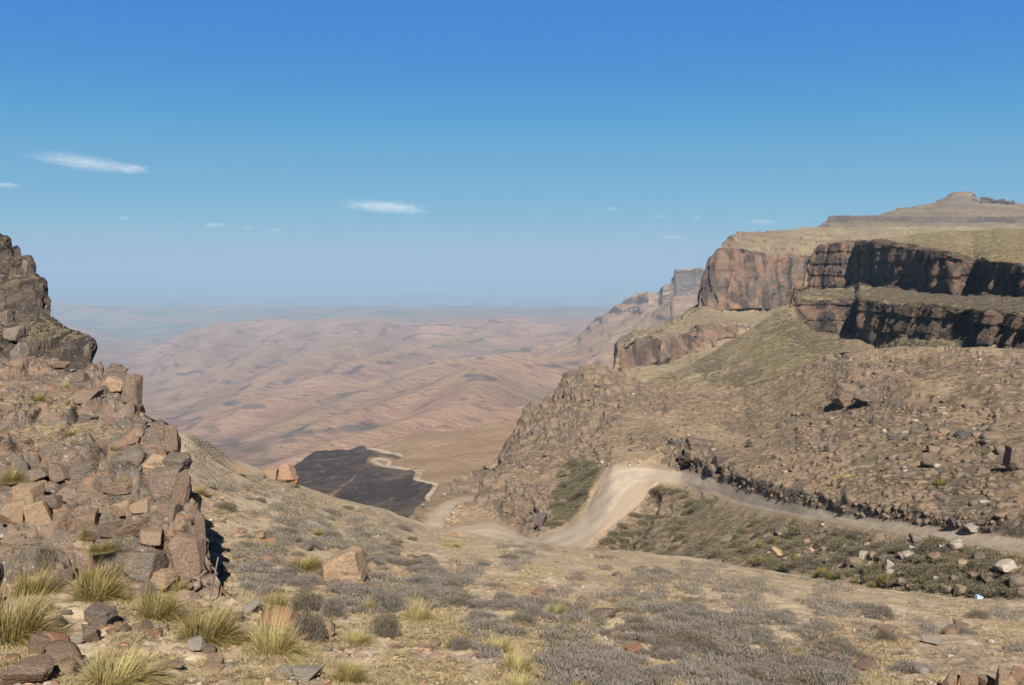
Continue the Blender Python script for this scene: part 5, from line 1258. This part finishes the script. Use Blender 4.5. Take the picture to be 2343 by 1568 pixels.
for mt_, sd_, n_ in ((m_tanstone, 104, 2600), (m_stone, 105, 2600), (m_palestone, 106, 900), (m_redstone, 107, 500)):
    field('gravel', mt_, F, FG, n_, peb(sd_), (.012, .05), sd_, keep=gk(sd_, -.1), grow=.02)
for mt_, sd_, n_ in ((m_brownstone, 114, 2600), (m_stone, 115, 900), (m_palestone, 116, 90)):
    field('rubble', mt_, M, HIL, n_, peb(sd_), (.08, .55), sd_, keep=gk(sd_, -.1))
    field('rubble', mt_, M, SCR, n_ // 5, peb(sd_ + 5), (.12, .34), sd_ + 5, keep=gk(sd_, -.2))

OUTG = [(-80, 840), (250, 845), (310, 930), (390, 1000), (430, 1150), (440, 1360), (230, 1340), (-80, 1290)]
field('dry_grass', m_dry, O, OUTG, 2600, G6, (.05, .12), 141, keep=gk(141, -.02, .02, .03))
field('dry_grass', m_dry, O, [(-80, 885), (70, 890), (180, 915), (260, 960), (200, 1015), (-80, 1030)], 1800, G6, (.06, .13), 142)
field('heath_ground_cover', m_heath_dark, O, OUTG, 320, H6, (.05, .12), 143, keep=gk(143, .05, .02, .03))
BANK = [(1640, 1098), (1700, 1121), (1840, 1153), (2060, 1192), (2342, 1226), (2342, 1190), (2060, 1145), (1840, 1105), (1700, 1075), (1600, 1050)]
for mt_, sd_, n_ in ((m_brownstone, 151, 330), (m_stone, 152, 120), (m_darkstone, 153, 60)):
    field('rubble', mt_, M, BANK, n_, peb(sd_), (.07, .42), sd_, keep=gk(sd_, -.05, .03, .05))
field('hillside_tufts', m_heath_dark, M, BANK, 500, H6, (.12, .3), 154)
RIDG = [(1500, 875), (1600, 828), (1700, 768), (1800, 712), (1860, 760), (1950, 770), (1930, 800), (1780, 855), (1700, 882)]
field('ridge_tufts', m_heath_dark, C2, RIDG, 1500, H6, (.35, 1.0), 161, keep=gk(161, -.1))
field('ridge_tufts', m_tussock, C2, RIDG, 2200, G6, (.5, 1.2), 162, keep=gk(162, -.1))

# ---- man-made odds and ends
def tube(name, mat, A, B, r0, n=12):
    A, B = np.array(A), np.array(B); d = (B - A) / np.linalg.norm(B - A); x = np.cross(d, [0, 1, .1]); x /= np.linalg.norm(x); y = np.cross(d, x)
    V = []; 
    for P_, rr in ((A, r0), (A + (B - A) * .5 + x * r0 * .4, r0), (B, r0), (B + d * r0 * .1, r0 * .7), (B - d * .05, r0 * .7)):
        for k in range(n):
            a = 2 * math.pi * k / n; V.append(P_ + (x * math.cos(a) + y * math.sin(a)) * rr)
    Q = [(j * n + k, j * n + (k + 1) % n, (j + 1) * n + (k + 1) % n, (j + 1) * n + k) for j in range(4) for k in range(n)]
    return mesh_np(name, V, Q, mat=mat)
t_ = NT('weathered_metal'); m_metal = t_.done(t_.mix(t_.ramp(t_.noise(9, 5, .6), .4, .6), (.10, .08, .075), (.17, .14, .13)), t_.bump(t_.noise(40, 4, .6), .004), rough=.6)
A = F.at(479, 1384); B = pt(499, 1275, A[1] + .1)
link('metal_post', tube('metal_post', m_metal, A - np.array([0, 0, .08]), B, .012), label='thin leaning metal post in the shadow beside the outcrop', cat='post')
t_ = NT('blue_plastic'); m_blue = t_.done(t_.mix(t_.ramp(t_.noise(3, 4, .6), .4, .6), (.35, .47, .58), (.25, .36, .47)), None, rough=.45, spec=.4)
P = F.at(2239, 1372); V, T_ = rock_verts(4, 903, boxy=.1, rough=.28, nplanes=6)
o = link('plastic_bag', mesh_np('plastic_bag', V, tris=T_, mat=m_blue), label='crumpled pale blue plastic bag at the foot of the scrub, far right', cat='plastic bag'); m = P[1] / FPX; o.scale = (9 * m, 7 * m, 6 * m); o.location = P + np.array([0, 0, .06]); o.rotation_euler = (0, .3, .4)
t_ = NT('blue_grey_panel'); m_pan = t_.done(t_.mix(t_.ramp(t_.noise(1.5, 5, .6), .4, .6), (.24, .25, .27), (.17, .18, .20)), None, rough=.7)
def box(c, s):
    V = [(c[0] + s[0] * a, c[1] + s[1] * b, c[2] + s[2] * d) for d in (-.5, .5) for b in (-.5, .5) for a in (-.5, .5)]
    return V, [(0, 2, 3, 1), (4, 5, 7, 6), (0, 1, 5, 4), (2, 6, 7, 3), (0, 4, 6, 2), (1, 3, 7, 5)]
for (u_, v_, w_, h_, lab) in [(1017, 1140, 7, 10, 'small blue-grey marker panel at the outer edge of the lower road, upper one'), (968, 1163, 7, 8, 'small blue-grey marker panel at the outer edge of the lower road, lower one')]:
    P = Lo.at(u_, v_); m = P[1] / FPX; root = link('marker_panel', None, label=lab, cat='marker panel', group='road marker panels'); root.location = P
    V, Q = box((0, 0, h_ * m * .62), (w_ * m, .08, h_ * m * .8)); link('panel', mesh_np('panel', V, Q, mat=m_pan, smooth=False), parent=root)
    for sx_ in (-1, 1):
        V, Q = box((sx_ * w_ * m * .35, .09, h_ * m * .3), (.1, .09, h_ * m * .9)); link('post', mesh_np('post', V, Q, mat=m_metal, smooth=False), parent=root)

# ---- clouds: thin fair-weather shreds far beyond and above the haze
def cloud_mat(dens, size):
    c = bpy.data.materials.new('cloud_vapour'); c.use_nodes = True; t = c.node_tree; t.nodes.clear()
    vo = t.nodes.new('ShaderNodeVolumePrincipled'); ou = t.nodes.new('ShaderNodeOutputMaterial'); t.links.new(vo.outputs[0], ou.inputs['Volume'])
    tc = t.nodes.new('ShaderNodeTexCoord'); n = t.nodes.new('ShaderNodeTexNoise'); n.inputs['Scale'].default_value = 2.2; n.inputs['Detail'].default_value = 6; n.inputs['Roughness'].default_value = .65
    mp = t.nodes.new('ShaderNodeMapping'); mp.inputs['Scale'].default_value = size
    t.links.new(tc.outputs['Object'], mp.inputs[0]); t.links.new(mp.outputs[0], n.inputs['Vector'])
    ln = t.nodes.new('ShaderNodeVectorMath'); ln.operation = 'LENGTH'; t.links.new(tc.outputs['Object'], ln.inputs[0])
    a = t.nodes.new('ShaderNodeMapRange'); a.inputs[1].default_value = 1.0; a.inputs[2].default_value = .1; a.inputs[4].default_value = .62; t.links.new(ln.outputs['Value'], a.inputs[0])
    c1 = t.nodes.new('ShaderNodeMath'); c1.operation = 'MULTIPLY_ADD'; c1.inputs[1].default_value = 2.2; c1.inputs[2].default_value = -.85; t.links.new(n.outputs['Fac'], c1.inputs[0])
    s = t.nodes.new('ShaderNodeMath'); s.operation = 'ADD'; t.links.new(c1.outputs[0], s.inputs[0]); t.links.new(a.outputs[0], s.inputs[1])
    r = t.nodes.new('ShaderNodeMapRange'); r.inputs[1].default_value = .42; r.inputs[2].default_value = 1.15; r.inputs[4].default_value = dens; t.links.new(s.outputs[0], r.inputs[0])
    t.links.new(r.outputs[0], vo.inputs['Density']); vo.inputs['Color'].default_value = (1, 1, 1, 1); vo.inputs['Anisotropy'].default_value = -.4
    return c
CL = [(195, 373, 270, 34, 9, 1., 'long white cloud shred at upper left, sloping down to the right'), (300, 386, 90, 24, 3, 1., 'denser right tip of the long upper-left cloud'), (10, 424, 90, 14, 4, .8, 'small cloud cut by the left edge'), (885, 474, 215, 28, 5, 1.2, 'white cloud left of centre, thickest of all'), (285, 499, 46, 10, 2, .5, 'faint cloud wisp below the long upper-left cloud'), (415, 509, 30, 7, 2, .45, 'first faint wisp of the low row left of centre'), (490, 515, 60, 12, 3, .7, 'second and brightest wisp of the low row left of centre'), (568, 522, 32, 8, 2, .5, 'third faint wisp of the low row left of centre'), (630, 526, 40, 9, 4, .55, 'rightmost wisp of the low row left of centre'), (1398, 478, 44, 10, 1, .5, 'small faint cloud right of centre, highest of the right group'), (1505, 496, 40, 8, 9, .45, 'tiny faint cloud left of a similar one above the far cliff'), (1595, 498, 34, 9, 10, .45, 'tiny faint cloud right of a similar one above the far cliff'), (1540, 543, 60, 11, 4, .6, 'pale cloud nearest above the flat-topped butte'), (1742, 508, 90, 14, 3, .6, 'faint cloud just above the left end of the plateau')]
for i, (u_, v_, w_, h_, sl, dn, lab) in enumerate(CL):
    Y = 26000.0; P = pt(u_, v_, Y); m = Y / FPX; V, T_ = ICO[4]; V = V * (1 + .55 * fbm(V * 2.4 + i * 9, 5, i)[:, None])
    V = V / np.abs(V).max()
    o = link('cloud', mesh_np('cloud', V, tris=T_, mat=cloud_mat(1.75 * dn ** 1.7 / (w_ * m * .6), (w_ / 60, w_ / 60, h_ / 18))), label=lab, cat='cloud', group='fair-weather clouds')
    o.scale = (w_ * m * .62, w_ * m * .3, h_ * m * .7); o.location = P; o.rotation_euler = (0, math.radians(sl * .8), 0)

# ================================================================== LIGHT, AIR, SKY
SUN_EL = math.radians(39); SUN_AZ = math.radians(177)     # azimuth clockwise from the view direction
w = bpy.data.worlds.new('World'); scene.world = w; w.use_nodes = True
nt = w.node_tree; bg = nt.nodes['Background']; sky = nt.nodes.new('ShaderNodeTexSky'); sky.sky_type = 'NISHITA'
sky.sun_disc = False; sky.sun_elevation = SUN_EL; sky.sun_rotation = SUN_AZ; sky.altitude = 2800; sky.air_density = 1.0; sky.dust_density = .3; sky.ozone_density = 2.0
def wm(op, a, b=None):
    n = nt.nodes.new('ShaderNodeVectorMath'); n.operation = op; nt.links.new(a, n.inputs[0])
    if b is not None:
        if isinstance(b, (tuple, list)): n.inputs[1].default_value = b
        else: nt.links.new(b, n.inputs[1])
    return n.outputs[0]
# deepen the thin mountain-air blue: the sky model's green/blue and red/blue ratios are steepened
EXPO = .70
s01 = wm('SCALE', sky.outputs[0]); s01.node.inputs['Scale'].default_value = .1
sep = nt.nodes.new('ShaderNodeSeparateXYZ'); nt.links.new(s01, sep.inputs[0])
def m2(op, a, b):
    n = nt.nodes.new('ShaderNodeMath'); n.operation = op
    for k, x in enumerate((a, b)):
        if isinstance(x, (int, float)): n.inputs[k].default_value = x
        else: nt.links.new(x, n.inputs[k])
    return n.outputs[0]
def curve(x, pts_):
    n = nt.nodes.new('ShaderNodeFloatCurve'); c = n.mapping.curves[0]
    c.points[0].location = pts_[0]; c.points[1].location = pts_[-1]
    for p_ in pts_[1:-1]: c.points.new(*p_)
    n.mapping.update(); nt.links.new(x, n.inputs['Value']); return n.outputs[0]
R_, G_, B_ = sep.outputs
rr = curve(m2('DIVIDE', R_, B_), [(0, .02), (.30, .06), (.364, .09), (.43, .19), (.53, .27), (.62, .33), (.75, .44), (1, .49)])
gg = curve(m2('DIVIDE', G_, B_), [(0, .15), (.50, .25), (.58, .375), (.67, .58), (.76, .66), (.837, .715), (.92, .75), (1, .76)])
bb = m2('MULTIPLY', m2('MINIMUM', m2('POWER', m2('DIVIDE', B_, .55), 2.6), 1.0), 6.55 / 2 ** EXPO)
cmb = nt.nodes.new('ShaderNodeCombineXYZ'); nt.links.new(m2('MULTIPLY', rr, bb), cmb.inputs[0]); nt.links.new(m2('MULTIPLY', gg, bb), cmb.inputs[1]); nt.links.new(bb, cmb.inputs[2])
nt.links.new(cmb.outputs[0], bg.inputs[0]); bg.inputs[1].default_value = .10
sd = bpy.data.lights.new('sun', 'SUN'); sd.energy = 4.95; sd.angle = math.radians(.5); sd.color = (1, .94, .84)
so = bpy.data.objects.new('sun', sd); COL.objects.link(so)
from mathutils import Vector
tosun = Vector((math.sin(SUN_AZ) * math.cos(SUN_EL), math.cos(SUN_AZ) * math.cos(SUN_EL), math.sin(SUN_EL)))
so.rotation_euler = tosun.to_track_quat('Z', 'Y').to_euler()

hz = bpy.data.materials.new('haze_air'); hz.use_nodes = True; t = hz.node_tree; t.nodes.clear()
vo = t.nodes.new('ShaderNodeVolumePrincipled'); ou = t.nodes.new('ShaderNodeOutputMaterial'); t.links.new(vo.outputs[0], ou.inputs['Volume'])
vo.inputs['Color'].default_value = (.44, .63, .85, 1); vo.inputs['Density'].default_value = 6.8e-5; vo.inputs['Anisotropy'].default_value = -.12
x0, x1, y0, y1, z0, z1 = -36000, 36000, -1000, 67000, -1100, 330
hv = [(x, y, z) for z in (z0, z1) for y in (y0, y1) for x in (x0, x1)]
hq = [(0, 2, 3, 1), (4, 5, 7, 6), (0, 1, 5, 4), (2, 6, 7, 3), (0, 4, 6, 2), (1, 3, 7, 5)]
link('haze', mesh_np('haze', hv, hq, mat=hz, smooth=False), kind='stuff')

scene.view_settings.view_transform = 'Standard'; scene.view_settings.look = 'None'
scene.view_settings.exposure = EXPO; scene.view_settings.gamma = 1.0
scene.render.engine = 'CYCLES'
scene.cycles.volume_bounces = 0; scene.cycles.max_bounces = 4; scene.cycles.diffuse_bounces = 2
